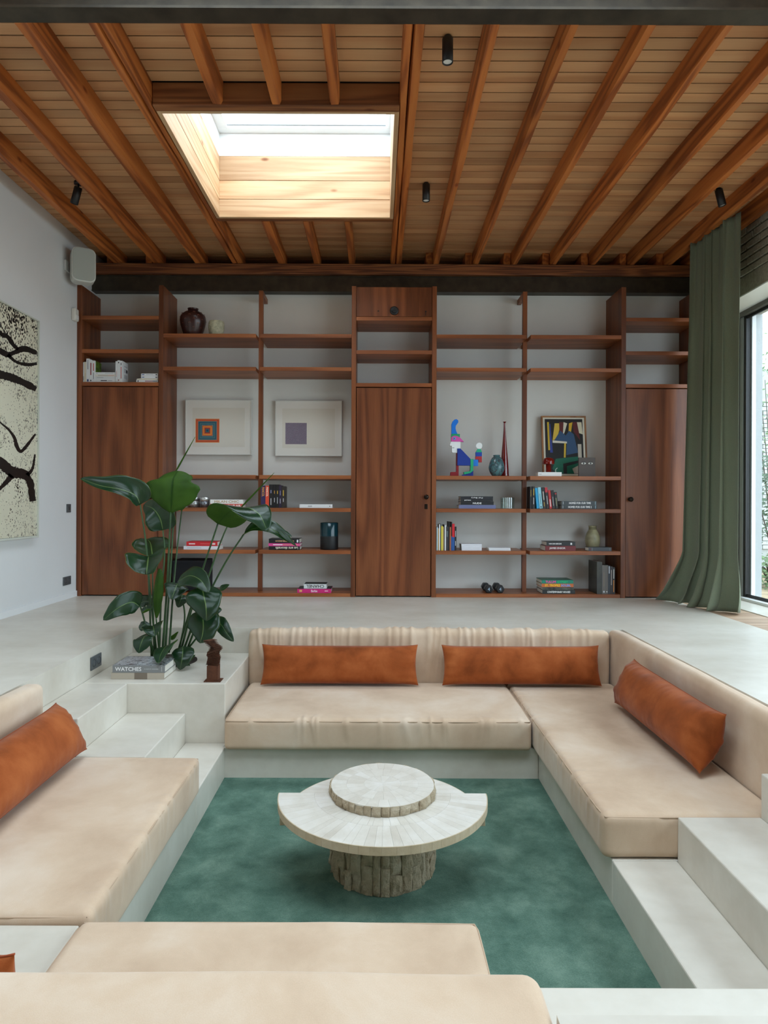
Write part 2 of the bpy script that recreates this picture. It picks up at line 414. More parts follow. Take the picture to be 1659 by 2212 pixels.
# window_1: big sliding window on the right
def window_right():
    w = empty('window_1', (3.62, 2.8, 0)); struct(w, 'large metal framed sliding window on the right')
    def part(n, b, m): return boxes(n, [(b[0] - 3.62, b[1] - 3.62, b[2] - 2.8, b[3] - 2.8, b[4], b[5])], m, w, bevel=0.003)
    fr = flat(150, 156, 154, .4)
    part('frame', (3.59, 3.66, WY1 - .05, WY1, 0, WZ), flat(98, 96, 90, .5)); part('frame', (3.59, 3.66, WY0, WY0 + .05, 0, WZ), fr)
    part('frame', (3.58, 3.68, WY0, WY1, WZ - .055, WZ), flat(98, 96, 90, .5)); part('frame', (3.56, 3.70, WY0, WY1, 0.0, 0.03), 'white_paint')
    part('gasket', (3.625, 3.64, WY0 + .05, WY1 - .05, 0.03, 0.06), 'black'); part('gasket', (3.62, 3.64, WY0 + .05, WY1 - .05, WZ - .085, WZ - .056), 'black')
    part('sash', (3.605, 3.645, WY1 - .11, WY1 - .055, 0.03, WZ - .056), fr)
    part('gasket', (3.612, 3.655, WY1 - .15, WY1 - .112, 0.03, WZ - .056), 'black')
    part('sash', (3.66, 3.70, WY1 - .17, WY1 - .10, 0.03, WZ - .056), 'white_paint')
    for y in (4.15, 1.6): part('sash', (3.60, 3.68, y - .05, y + .05, 0.03, WZ - .056), fr)
    for y0, y1 in ((4.2, WY1 - .15), (1.65, 4.1), (WY0 + .05, 1.55)):
        part('pane', (3.630, 3.636, y0, y1, 0.05, WZ - .07), 'dimming_glass')
window_right()
struct(boxes('wall_exterior', [(3.70, 3.86, WY1 - .004, 6.75, -0.3, 3.1)], 'stucco'), 'pale stucco outer jamb beyond the window')
struct(boxes('trim_1', [(XR, 3.59, WY0, WY1, WZ - .012, WZ - .001)], 'white_paint'), 'white soffit of the window opening')

# ------------------------------------------------------------------ ceiling
ZJ, ZB = 3.43, 3.57
OX0, OX1, OY0, OY1 = -1.39, 0.10, 4.22, 5.74         # skylight opening
NX0, NX1, NY0, NY1 = -1.75, 1.75, 0.35, 2.45          # a second skylight, added for top light over the near pit, out of view
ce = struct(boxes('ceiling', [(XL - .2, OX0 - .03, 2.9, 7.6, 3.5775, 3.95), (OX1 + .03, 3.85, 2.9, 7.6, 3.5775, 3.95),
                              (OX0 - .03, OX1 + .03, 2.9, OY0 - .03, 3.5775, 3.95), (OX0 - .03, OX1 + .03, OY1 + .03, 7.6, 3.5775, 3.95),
                              (XL - .2, NX0, YN - .2, 2.9, 3.5775, 3.95), (NX1, 3.85, YN - .2, 2.9, 3.5775, 3.95), (NX0, NX1, YN - .2, NY0, 3.5775, 3.95), (NX0, NX1, NY1, 2.9, 3.5775, 3.95)], 'gap_shade'), 'timber ceiling of boards on old joists')
struct(boxes('trim_5', [(XL, NX0, YN, 2.9, 3.571, 3.577), (NX1, XR, YN, 2.9, 3.571, 3.577), (NX0, NX1, YN, NY0, 3.571, 3.577), (NX0, NX1, NY1, 2.9, 3.571, 3.577)], 'board'), 'board ceiling continuing toward the viewer')
y = 2.92; bp = 0.1
def bmesh_board(x0, x1):
    return box('board', x0, x1, y, y + bp - 0.009, ZB, ZB + 0.006, 'board', ce, 0.0012, 1)
while y < 7.3:
    if y + bp > OY0 - .05 and y < OY1 + .05:
        bmesh_board(XL, OX0 - .06); bmesh_board(OX1 + .06, XR)
    else: bmesh_board(XL, XR)
    y += bp
def joist(x0, x1, y0, y1, z0=ZJ, name='joist', mat='joist', wane=0.008):
    n = max(3, int((y1 - y0) / 0.22)); bm = bmesh.new(); rings = []
    sd = random.uniform(0, 50); cx = (x0 + x1) / 2; h = (x1 - x0) / 2
    prof = [(-1, 1), (-1, 0.16), (-0.72, 0.0), (0.72, 0.0), (1, 0.16), (1, 1)]
    for i in range(n + 1):
        yy = y0 + (y1 - y0) * i / n; r = []
        for j, (a, b) in enumerate(prof):
            d = noise.noise(Vector((yy * 1.7, sd + j * 3.1, 0))) * wane
            d2 = noise.noise(Vector((yy * 1.7, sd + j * 3.1, 9))) * wane
            r.append(bm.verts.new((a * h + (d if 0 < j < 5 else 0), yy - y0, (ZB - z0) * b + (d2 if j in (1, 2, 3, 4) else 0))))
        rings.append(r)
    for i in range(n):
        for j in range(5): bm.faces.new((rings[i][j], rings[i][j + 1], rings[i + 1][j + 1], rings[i + 1][j]))
        bm.faces.new((rings[i][5], rings[i][0], rings[i + 1][0], rings[i + 1][5]))
    bm.faces.new(rings[0]); bm.faces.new(rings[-1][::-1])
    bmesh.ops.recalc_face_normals(bm, faces=bm.faces[:])
    return new_obj(name, mesh_of(bm, name), mat, ce, (cx, y0, z0))
YJ0, YJ1 = 2.95, 7.05
for x0, x1 in ((-2.765, -2.69), (-2.355, -2.275), (-1.912, -1.825), (-1.525, -1.467), (-1.462, -1.422), (.131, .178), (.182, .242), (.572, .634), (.989, 1.048),
               (1.394, 1.454), (1.80, 1.858), (2.207, 2.265), (2.612, 2.672), (2.993, 3.055), (3.235, 3.312)):
    joist(x0, x1, YJ0, YJ1)
for x0, x1 in ((-1.05, -.975), (-.675, -.61), (-.307, -.244)):
    joist(x0, x1, YJ0, 4.118); joist(x0, x1, 5.832, YJ1)
for x0 in (.50, .915, 1.32, 1.725, 2.13, 2.535, 2.92, -2.85, -2.44):
    joist(x0, x0 + .068, 6.90, 7.5, 3.435, 'joist', 'joist')
boxes('header', [(OX0 - .031, OX1 + .03, 4.12, 4.189, ZJ - .005, ZB)], 'header', ce, 0.006)
boxes('header', [(OX0 - .031, OX1 + .03, 5.771, 5.83, ZJ, ZB)], 'header', ce, 0.006)
boxes('wall_plate', [(XL, XR, 6.84, 6.98, 3.318, 3.428)], 'plate', ce, 0.006)
def ibeam(name, y0, y1, z0, z1, web, label):
    b = [(XL, XR, y0, y1, z0, z0 + .012), (XL, XR, y0, y1, z1 - .012, z1), (XL, XR, web - .006, web + .006, z0 + .012, z1 - .012)]
    return struct(boxes(name, b, 'steel'), label)
ibeam('trim_2', 2.944, 3.04, 3.15, 3.315, 2.992, 'dark steel beam nearest the viewer below the ceiling')
ibeam('trim_3', 6.88, 6.99, 3.15, 3.315, 6.893, 'dark steel beam over the bookcase')
# window_2: the skylight
def skylight():
    w = empty('window_2', ((OX0 + OX1) / 2, (OY0 + OY1) / 2, ZJ)); struct(w, 'square skylight in a pine lined shaft')
    o = wl(w)
    def part(n, b, m, bev=0.002): return boxes(n, [(b[0] - o.x, b[1] - o.x, b[2] - o.y, b[3] - o.y, b[4] - o.z, b[5] - o.z)], m, w, bev)
    for z0, z1 in ((3.43, 3.584), (3.588, 3.748), (3.752, 3.962)):
        part('plank', (OX0, OX1, OY1, OY1 + .029, z0, z1), 'pine_x'); part('plank', (OX0, OX1, OY0 - .029, OY0, z0, z1), 'pine_x')
        part('plank', (OX0 - .03, OX0, OY0 - .029, OY1 + .029, z0, z1), 'pine_y'); part('plank', (OX1, OX1 + .03, OY0 - .029, OY1 + .029, z0, z1), 'pine_y')
    za, zb = 3.964, 4.16
    part('lining', (OX0 - .03, OX1 + .03, OY1, OY1 + .03, za, zb), 'white_paint'); part('lining', (OX0 - .03, OX1 + .03, OY0 - .03, OY0, za, zb), 'white_paint')
    part('lining', (OX0 - .03, OX0, OY0, OY1, za, zb), 'white_paint'); part('lining', (OX1, OX1 + .03, OY0, OY1, za, zb), 'white_paint')
    f = .085; zc, zd = 4.161, 4.215
    part('frame', (OX0 - .03, OX1 + .03, OY1 - f, OY1 + .03, zc, zd), 'white_paint'); part('frame', (OX0 - .03, OX1 + .03, OY0 - .03, OY0 + f, zc, zd), 'white_paint')
    part('frame', (OX0 - .03, OX0 + f, OY0 + f, OY1 - f, zc, zd), 'white_paint'); part('frame', (OX1 - .04, OX1 + .03, OY0 + f, OY1 - f, zc, zd), 'white_paint')
    part('gasket', (OX0 + f, OX1 - .04, OY1 - f - .012, OY1 - f, zc + .02, zd), flat(150, 160, 166))
    part('pane', (OX0 + f, OX1 - .04, OY0 + f, OY1 - f - .012, zc + .035, zc + .041), 'glass', 0)
skylight()
w3 = empty('added_skylight', ((NX0 + NX1) / 2, (NY0 + NY1) / 2, 3.95)); struct(w3, 'unseen skylight added for top light over the near half of the pit')  # added opening, brings top light into the near pit
boxes('frame', [(-1.8, 1.8, -1.1, -1.0, 0, .06), (-1.8, 1.8, 1.0, 1.1, 0, .06), (-1.8, -1.7, -1.0, 1.0, 0, .06), (1.7, 1.8, -1.0, 1.0, 0, .06)], 'white_paint', w3)
boxes('pane', [(-1.7, 1.7, -1.0, 1.0, .03, .036)], 'glass', w3)

# ------------------------------------------------------------------ bookcase
SY, SD = 6.55, 6.998
bc = tag(empty('wall_bookcase', (0.1, 6.78, 0)), 'full height walnut bookcase with three doors across the back wall', 'bookcase')
def bpart(n, x0, x1, y0, y1, z0, z1, m, parent=None, bev=0.0015): return box(n, x0, x1, y0, y1, z0, z1, m, parent or bc, bev, 1)
UP = dict(A=(-2.998, -2.952), B=(-2.184, -2.138), D=(-.262, -.217), E=(.541, .586), G=(2.427, 2.473), H=(3.205, 3.25))
for k, (a, b) in UP.items(): bpart('upright', a, b, SY, SD, 0, 3.10, 'walnut_z')
def shelf(x0, x1, ztop, y0=SY, t=0.038): return bpart('shelf', x0, x1, y0, SD, ztop - t, ztop, 'walnut_x')
NARROW, WIDE = (2.797, 2.462, 2.135), (2.62, 2.29, 1.213, .886, .466)
for a, b in ((UP['A'][1], UP['B'][0]), (UP['D'][1], UP['E'][0]), (UP['G'][1], UP['H'][0])):
    for z in NARROW: shelf(a + .001, b - .001, z, SY + .004)
for z in WIDE:
    shelf(UP['B'][1] + .001, -1.216, z, SY); shelf(-1.178, UP['D'][0] - .001, z, SY)
    shelf(UP['E'][1] + .001, 1.482, z, SY); shelf(1.522, UP['G'][0] - .001, z, SY)
for a, b in ((UP['B'][1], UP['D'][0]), (UP['E'][1], UP['G'][0])): shelf(a + .001, b - .001, .036, SY + .006, .035)
for xp in (-1.2155, 1.478):
    bpart('post', xp, xp + .044, 6.70, 6.745, .037, 3.10, 'walnut_z')
    bpart('bracket', xp + .002, xp + .042, 6.746, SD, 3.05, 3.10, 'walnut_x')
bpart('panel', UP['D'][1] + .003, UP['E'][0] - .003, SY + .006, SY + .025, 2.80, 3.092, 'walnut_z')
pn = bpart('vent', .125, .126, SY, SY + .01, 2.86, 2.861, 'black')   # replaced below by a round vent
bpy.data.objects.remove(pn)
def disc(name, x, yf, z, prof, mat, parent, rot=(R(90), 0, 0)):
    o = lathe(name, prof, mat, parent, (0, 0, 0), 28); o.rotation_euler = rot; o.location = Vector((x, yf, z)) - wl(parent); return o
disc('vent', .162, SY + .006, 2.855, [(0, .004), (.012, .006), (.02, .004), (.026, .016), (.04, .018), (.043, .01), (.043, 0)], 'black', bc)
disc('hole', .003, SY + .006, 2.853, [(0, .001), (.007, .001), (.007, 0)], 'black', bc)
disc('hole', .476, SY + .006, 2.85, [(0, .001), (.008, .001), (.008, 0)], 'black', bc)
bpart('key', .473, .479, SY + .003, SY + .006, 2.81, 2.845, 'black')
doors = []
for a, b in ((UP['A'][1], UP['B'][0]), (UP['D'][1], UP['E'][0]), (UP['G'][1], UP['H'][0])):
    doors.append(bpart('door', a + .006, b - .006, SY + .012, SY + .035, .012, 2.088, 'walnut_z'))
KN = [(0, .05), (.018, .048), (.024, .038), (.02, .026), (.01, .018), (.01, .006), (.018, .004), (.02, 0)]
disc('knob', -2.262, SY + .012, .99, KN, 'bronze', doors[0])
disc('knob', .487, SY + .012, 1.0, KN, 'bronze', doors[1])
disc('knob', 2.52, SY + .012, .985, KN, 'bronze', doors[2])
kp = box('keyhole_plate', .472, .502, SY + .008, SY + .012, .88, .93, 'bronze', doors[1], .004)
# ------------------------------------------------------------------ seating
def ridges(rng, x0, x1, n, wmin, wmax):
    return [(rng.uniform(x0, x1), rng.uniform(wmin, wmax), rng.uniform(0.4, 1.0), rng.uniform(-.35, .35)) for _ in range(n)]
def cushion(name, label, x0, x1, y0, y1, z0, z1, r=0.028, puff=0.012, pulls=(), seed=1, cat='cushion', group=None, seams=True, flat_sides=()):
    """seat / back cushion. pulls: list of (face, n, amp) with face in 'front','left','right','top-y','vert'"""
    rng = random.Random(seed)
    sx, sy, sz = x1 - x0, y1 - y0, z1 - z0
    sets = []
    fc = {q[0] for q in pulls}; rs_x = .008 if fc & {'front', 'vert'} else .02; rs_y = .008 if fc & {'left', 'right', 'vertx'} else .02
    for face, n, amp in pulls:
        ext = sy / 2 if face in ('left', 'right') else sx / 2
        sets.append((face, ridges(rng, -ext, ext, n, .010, .026), amp))
    def fn(p, n, w):
        q = p.copy()
        bul = (1 - w.x * w.x) * (1 - w.y * w.y)
        if n.z > 0.5: q.z += puff * max(0, bul) ** 0.6
        side = max(0, 1 - w.z * w.z)
        q.x += (0.5 * puff * side * (1 - w.y ** 4)) * (1 if n.x > .5 else -1 if n.x < -.5 else 0) * 0.6
        q.y += (0.5 * puff * side * (1 - w.x ** 4)) * (1 if n.y > .5 else -1 if n.y < -.5 else 0) * 0.6
        k = noise.noise(Vector((p.x * 3, p.y * 3, p.z * 3 + seed * 7.7))) * 0.004
        q += n * k
        for face, rs, amp in sets:
            if face == 'front': s = p.x; dist = abs(p.y + sy / 2); ok = True; dep = dist if n.z > .6 else (sz / 2 - p.z) * 0.55
            elif face == 'left': s = p.y; dist = abs(p.x + sx / 2); ok = True; dep = dist if n.z > .6 else (sz / 2 - p.z) * 0.55
            elif face == 'right': s = p.y; dist = abs(p.x - sx / 2); ok = True; dep = dist if n.z > .6 else (sz / 2 - p.z) * 0.55
            elif face == 'vert': s = p.x; dist = abs(p.y + sy / 2); ok = n.y < 0.3; dep = 0.35 * (sz / 2 - p.z)
            elif face == 'vertx': s = p.y; dist = abs(p.x + sx / 2); ok = n.x < 0.3; dep = 0.35 * (sz / 2 - p.z)
            if not ok or dist > 0.25: continue
            f = math.exp(-(dep / 0.055) ** 2) if face in ('front', 'left', 'right') else math.exp(-(dep / 0.11) ** 2)
            if f < .02: continue
            acc = 0
            for c, wd, a, sl in rs:
                d = (s - c - sl * dep) / wd
                if abs(d) < 3: acc = max(acc, a * math.exp(-d * d))
            q += n * (amp * f * acc)
        return q
    me = rbox_mesh(sx, sy, sz, r, max(8, int(sx / rs_x)), max(6, int(sy / rs_y)), max(4, int(sz / .016)), fn)
    o = new_obj(name, me, 'beige', None, ((x0 + x1) / 2, (y0 + y1) / 2, z0))
    tag(o, label, cat, group)
    if seams:
        hx, hy = sx / 2 - .006, sy / 2 - .006; zz = sz - 0.011
        pts = []
        for (ax, ay), (bx_, by) in (((-hx, -hy), (hx, -hy)), ((hx, -hy), (hx, hy)), ((hx, hy), (-hx, hy)), ((-hx, hy), (-hx, -hy))):
            for i in range(24):
                t = i / 24; x = ax + (bx_ - ax) * t; y = ay + (by - ay) * t
                # rounded corners
                m = .02
                x = max(-hx + m * .3, min(hx - m * .3, x)) if abs(abs(y) - hy) < 1e-6 and min(t, 1 - t) < .02 else x
                b = (1 - (x / hx) ** 4) * puff * .3 if abs(abs(y) - hy) < 1e-6 else 0; b2 = (1 - (y / hy) ** 4) * puff * .3 if abs(abs(x) - hx) < 1e-6 else 0
                pts.append(Vector((x + math.copysign(b2, x), y + math.copysign(b, y), zz)))
        pts.append(pts[0].copy())
        tube('piping', pts, 0.0032, 'beige_seam', o, 6)
    return o
CT = -0.362
cushion('seat_cushion', 'long beige velvet seat cushion along the far side of the pit', -0.912, 0.930, 3.925, 4.768, Z3 + .001, CT, .03, .010, [('front', 18, .011)], 3, group='pit seat cushions')
cushion('seat_cushion', 'beige velvet seat cushion on the right, beside the window side steps', 0.945, 1.705, 2.738, 4.768, Z3 + .001, CT, .03, .010, [('left', 30, .008)], 5, group='pit seat cushions')
cushion('seat_cushion', 'beige velvet seat cushion on the left, in front of the steps', -1.695, -0.898, 2.062, 3.355, Z3 + .001, CT, .026, .010, [('right', 20, .007)], 8, group='pit seat cushions')
cushion('seat_cushion', 'beige velvet seat cushion nearest the viewer beside the bare corner ledge', -0.915, 0.318, 1.335, 2.045, Z3 + .001, CT, .028, .012, [('front', 4, .004)], 11, group='pit seat cushions')
def back(name, label, x0, x1, y0, y1, seed, pulls=(), lean=(0, 0)):
    o = cushion(name, label, x0, x1, y0, y1, CT - .055, 0.004, .035, .012, pulls, seed, 'cushion', 'pit back cushions', False)
    return o
back('back_cushion', 'long pleated beige back cushion along the far side of the pit', -0.935, 1.700, 4.781, 4.885, 21, [('vert', 70, .013)])
back('back_cushion', 'beige back cushion running along the right side of the pit', 1.713, 1.815, 2.745, 4.885, 22)
back('back_cushion', 'beige back cushion at the left edge beside the steps', -1.812, -1.704, 2.07, 3.385, 23)
back('back_cushion', 'beige back cushion in the foreground, closest to the viewer', -1.78, 0.326, 1.09, 1.318, 24)
# narrow concrete ledges that carry the back cushions
for b in ((-0.934, 1.72, 4.80, PY1 - .002), (1.735, PX1 - .002, 2.74, 4.795), (PX0 + .002, -1.73, 2.065, 3.388)):
    slab('ledge', (b[0], b[1], b[2], b[3], Z3 + .001, CT - .056), 'narrow concrete ledge behind a seat cushion')

def pillow(name, label, L, H, T, loc, rot, seed, group='rust velvet pillows', wk=1.0):
    nx, ny = 84, 28; bm = bmesh.new(); rng = random.Random(seed); top = {}; bot = {}
    rr = [(rng.choice((-1, 1)), rng.uniform(-.9, .9), rng.uniform(.03, .08), rng.uniform(.5, 1)) for _ in range(14)]
    rt = [(rng.uniform(-.95, .95), rng.uniform(.008, .02), rng.uniform(.3, 1), rng.uniform(-.4, .4)) for _ in range(26)]
    for i in range(nx + 1):
        for j in range(ny + 1):
            a = -1 + 2 * i / nx; b = -1 + 2 * j / ny
            a = math.copysign(1 - (1 - abs(a)) ** 1.5, a); b = math.copysign(1 - (1 - abs(b)) ** 1.35, b)
            th = (max(0, 1 - abs(a) ** 7) ** .55) * (max(0, 1 - abs(b) ** 2.6) ** .6)
            x = a * L / 2 * (1 - .030 * (1 - b * b)); z = b * H / 2 * (1 - .075 * (1 - abs(a) ** 8))
            wr = 0
            for s, c, w, am in rr:
                d = (b - c + .3 * (1 - abs(a))) / w * .5
                wr += am * math.exp(-d * d) * math.exp(-((1 - s * a) / .16) ** 2) * .009 * wk
            for c, w, am, sl in rt:
                d = (a - c - sl * .12 * (1 - abs(b))) / w
                if abs(d) < 3: wr += am * math.exp(-d * d) * math.exp(-((1 - abs(b)) / .38) ** 2) * .005 * wk
            k = noise.noise(Vector((x * 5, z * 5, seed * 3.3))) * .006
            y = T / 2 * th
            top[i, j] = bm.verts.new((x, -y - (wr + k) * min(1, th * 3), z))
            bot[i, j] = top[i, j] if i in (0, nx) or j in (0, ny) else bm.verts.new((x, y + (wr - k) * min(1, th * 3), z))
    for i in range(nx):
        for j in range(ny):
            f = bm.faces.new((top[i, j], top[i + 1, j], top[i + 1, j + 1], top[i, j + 1])); f.smooth = True
            q = (bot[i, j + 1], bot[i + 1, j + 1], bot[i + 1, j], bot[i, j])
            f = bm.faces.new(q); f.smooth = True
    o = new_obj(name, mesh_of(bm, name), 'rust', None, loc, rot)
    tag(o, label, 'pillow', group)
    # piping along the upper and lower seam
    for s in (-1, 1):
        pts = [Vector((a * L / 2, 0, s * H / 2 * (1 - .075 * (1 - abs(a) ** 8)))) for a in [-1 + 2 * i / 40 for i in range(41)]]
        tube('piping', pts, .0025, 'rust_seam', o, 6)
    return o
pillow('lumbar_pillow', 'long rust velvet pillow at the left end of the far sofa', 1.11, .275, .15, (-.262, 4.655, -.208), (R(-14), 0, R(0)), 1)
pillow('lumbar_pillow', 'long rust velvet pillow at the right end of the far sofa', 1.12, .275, .15, (1.022, 4.655, -.208), (R(-14), 0, R(0)), 2)
pillow('lumbar_pillow', 'rust velvet pillow lying along the right side sofa', 1.10, .30, .20, (1.572, 3.62, -.185), (R(-24), 0, R(-90)), 3)
pillow('lumbar_pillow', 'rust velvet pillow on the left sofa, cut by the picture edge', 1.10, .28, .18, (-1.55, 2.79, -.203), (R(-34), 0, R(90)), 4)
pillow('lumbar_pillow', 'rust velvet pillow barely showing over the foreground back cushion', .64, .31, .14, (-1.09, 1.41, -.186), (R(5), 0, R(1)), 5, wk=.15)

# ------------------------------------------------------------------ stone coffee table
TX, TY = 0.029, 3.015
def stone(name, a, b, c, scale, bump, rough=.4):
    t = NT(name); p = t.pos(); rnd = t.node('ShaderNodeObjectInfo').outputs['Random']
    n = t.noise(p, scale, 5, .65, .4)
    f = t.math('ADD', t.math('MULTIPLY', n, .8), t.math('MULTIPLY', rnd, .2))
    t.set('Base Color', t.ramp(f, [(.25, a), (.5, b), (.75, c)])); t.set('Roughness', rough); t.bump(t.noise(p, scale * 2.2, 6, .7), bump, .02)
    return t.m
M['stone_top'] = stone('polished_travertine', rgb(200, 192, 178), rgb(216, 210, 198), rgb(228, 224, 216), 9, .03, .28)
M['stone_edge'] = stone('honed_travertine', rgb(182, 162, 130), rgb(200, 182, 152), rgb(212, 198, 172), 14, .12, .5)
M['stone_rough'] = stone('split_travertine', rgb(168, 148, 118), rgb(200, 182, 152), rgb(218, 205, 180), 26, 1.0, .8)
tb = tag(empty('coffee_table', (TX, TY, Z4)), 'round tiered coffee table of cream travertine on a drum base', 'table')
HT = 0.337; T1 = 0.034; RU = 0.243
def rear(a): return -.181 * math.sin(a) + math.sqrt(.42 ** 2 - (.181 * math.cos(a)) ** 2)
def sector(r0, r1, a0, a1, z0, z1, n=3, gap=.0003, rough=0, rng=None):
    bm = bmesh.new(); pts = []
    def pt(r, a, z, j): 
        return bm.verts.new((r * math.cos(a), r * math.sin(a), z))
    f1 = r1 if callable(r1) else (lambda a: r1); f0 = r0 if callable(r0) else (lambda a: r0)
    ga = gap / max(f1(a0), .05)
    A = [a0 + ga + (a1 - a0 - 2 * ga) * i / n for i in range(n + 1)]
    lo = []; hi = []
    poly = [(f1(a), a) for a in A] + ([(f0(a), a) for a in reversed(A)] if f0(a0) > 1e-4 else [(0, 0)])
    lo = [pt(r, a, z0, 0) for r, a in poly]; hi = [pt(r, a, z1, 1) for r, a in poly]
    bm.faces.new(lo[::-1]); bm.faces.new(hi); m = len(poly)
    for i in range(m): bm.faces.new((lo[i], lo[(i + 1) % m], hi[(i + 1) % m], hi[i]))
    bmesh.ops.recalc_face_normals(bm, faces=bm.faces[:])
    return mesh_of(bm, 'tile')
rng = random.Random(5)
# core slabs under the tiles
def halfdisc(R1, a0, a1, z0, z1, n=48):
    bm = bmesh.new(); f1 = R1 if callable(R1) else (lambda a: R1); pts = [(f1(a0 + (a1 - a0) * i / n) * math.cos(a0 + (a1 - a0) * i / n), f1(a0 + (a1 - a0) * i / n) * math.sin(a0 + (a1 - a0) * i / n)) for i in range(n + 1)]
    lo = [bm.verts.new((x, y, z0)) for x, y in pts]; hi = [bm.verts.new((x, y, z1)) for x, y in pts]
    bm.faces.new(lo[::-1]); bm.faces.new(hi)
    for i in range(n + 1): bm.faces.new((lo[i], lo[(i + 1) % (n + 1)], hi[(i + 1) % (n + 1)], hi[i]))
    bmesh.ops.recalc_face_normals(bm, faces=bm.faces[:]); return mesh_of(bm, 'core')
RF, RB = 0.476, 0.384
new_obj('core', halfdisc(RF - .004, math.pi, 2 * math.pi, HT - T1, HT - .006), 'stone_edge', tb)
new_obj('core', halfdisc(lambda a: rear(a) - .004, 0, math.pi, HT - T1, HT - .006), 'stone_edge', tb)
def ring_tiles(r0, r1, n, a0, a1, z0, z1, mat, jitter=.25):
    e = [a0 + (a1 - a0) * i / n for i in range(n + 1)]
    for i in range(1, n): e[i] += rng.uniform(-jitter, jitter) * (a1 - a0) / n
    for i in range(n): new_obj('tile', sector(r0, r1, e[i], e[i + 1], z0, z1), mat, tb)
PI = math.pi
ring_tiles(.10, .31, 26, PI, 2 * PI, HT - .0055, HT, 'stone_top'); ring_tiles(.3105, RF - .004, 34, PI, 2 * PI, HT - .0055, HT, 'stone_top')
ring_tiles(.10, lambda a: rear(a) - .004, 32, 0, PI, HT - .0055, HT, 'stone_top')
ring_tiles(RF - .0038, RF, 30, PI, 2 * PI, HT - T1, HT - .0004, 'stone_edge'); ring_tiles(lambda a: rear(a) - .0038, rear, 24, 0, PI, HT - T1, HT - .0004, 'stone_edge')
boxes('apron', [(-RF + .006, RF - .006, -.012, .018, HT - .145, HT - T1 - .001)], 'stone_edge', tb, .002)
# upper disc
HU0, HU1 = HT + .001, HT + .044
ring_tiles(0.0, .085, 12, 0, 2 * PI, HU1 - .006, HU1, 'stone_top'); ring_tiles(.0853, .165, 20, 0, 2 * PI, HU1 - .006, HU1, 'stone_top'); ring_tiles(.1653, RU - .008, 30, 0, 2 * PI, HU1 - .006, HU1, 'stone_top')
new_obj('core', halfdisc(RU - .014, 0, 2 * PI * 47 / 48, HU0, HU1 - .0065, 47), 'stone_edge', tb)
def rough_piece(a0, a1, r, depth, z0, z1, amp):
    """rough split face block on a drum: facets pushed in and out"""
    bm = bmesh.new(); na = 4; nz = max(3, int((z1 - z0) / .018)); G = {}; sd = rng.uniform(0, 99)
    base = rng.uniform(-amp * .6, amp * .6)
    for i in range(na + 1):
        for k in range(nz + 1):
            a = a0 + (a1 - a0) * i / na; z = z0 + (z1 - z0) * k / nz
            d = noise.noise(Vector((a * r * 28, z * 28, sd))) * amp * 1.1 + noise.noise(Vector((a * r * 75, z * 75, sd))) * amp * .7 + base
            if i in (0, na) or k in (0, nz): d -= amp * .7
            rr = r + d
            G[i, k] = bm.verts.new((rr * math.cos(a), rr * math.sin(a), z))
    for i in range(na):
        for k in range(nz): bm.faces.new((G[i, k], G[i + 1, k], G[i + 1, k + 1], G[i, k + 1]))
    per = [G[i, 0] for i in range(na + 1)] + [G[na, k] for k in range(1, nz + 1)] + [G[i, nz] for i in range(na - 1, -1, -1)] + [G[0, k] for k in range(nz - 1, 0, -1)]
    inn = []
    for v in per:
        a = math.atan2(v.co.y, v.co.x); inn.append(bm.verts.new(((r - depth) * math.cos(a), (r - depth) * math.sin(a), v.co.z)))
    m = len(per)
    for i in range(m): bm.faces.new((per[i], inn[i], inn[(i + 1) % m], per[(i + 1) % m]))
    bm.faces.new(inn)
    bmesh.ops.recalc_face_normals(bm, faces=bm.faces[:])
    return mesh_of(bm, 'stone_piece')
e = []
a = 0
while a < 2 * PI - .12: e.append(a); a += rng.uniform(.13, .22)
e.append(2 * PI)
for i in range(len(e) - 1): new_obj('stone_piece', rough_piece(e[i] + .004, e[i + 1] - .004, RU - .001, .016, HU0, HU1 - .0004, .006), 'stone_rough', tb)
# drum base
lathe('drum', [(0, 0), (RU - .02, 0), (RU - .02, HT - T1), (0, HT - T1)], 'stone_rough', tb, seg=40)
a = 0; e = []
while a < 2 * PI - .10: e.append(a); a += rng.uniform(.14, .25)
e.append(2 * PI)
for i in range(len(e) - 1):
    zs = [0.0]
    while zs[-1] < HT - T1 - .10: zs.append(zs[-1] + rng.uniform(.07, .2))
    if HT - T1 - zs[-1] < .03: zs.pop()
    zs.append(HT - T1 - .001)
    for k in range(len(zs) - 1):
        new_obj('stone_piece', rough_piece(e[i] + .003, e[i + 1] - .003, RU - .004, .02, zs[k] + .001, zs[k + 1] - .001, .009), 'stone_rough', tb)
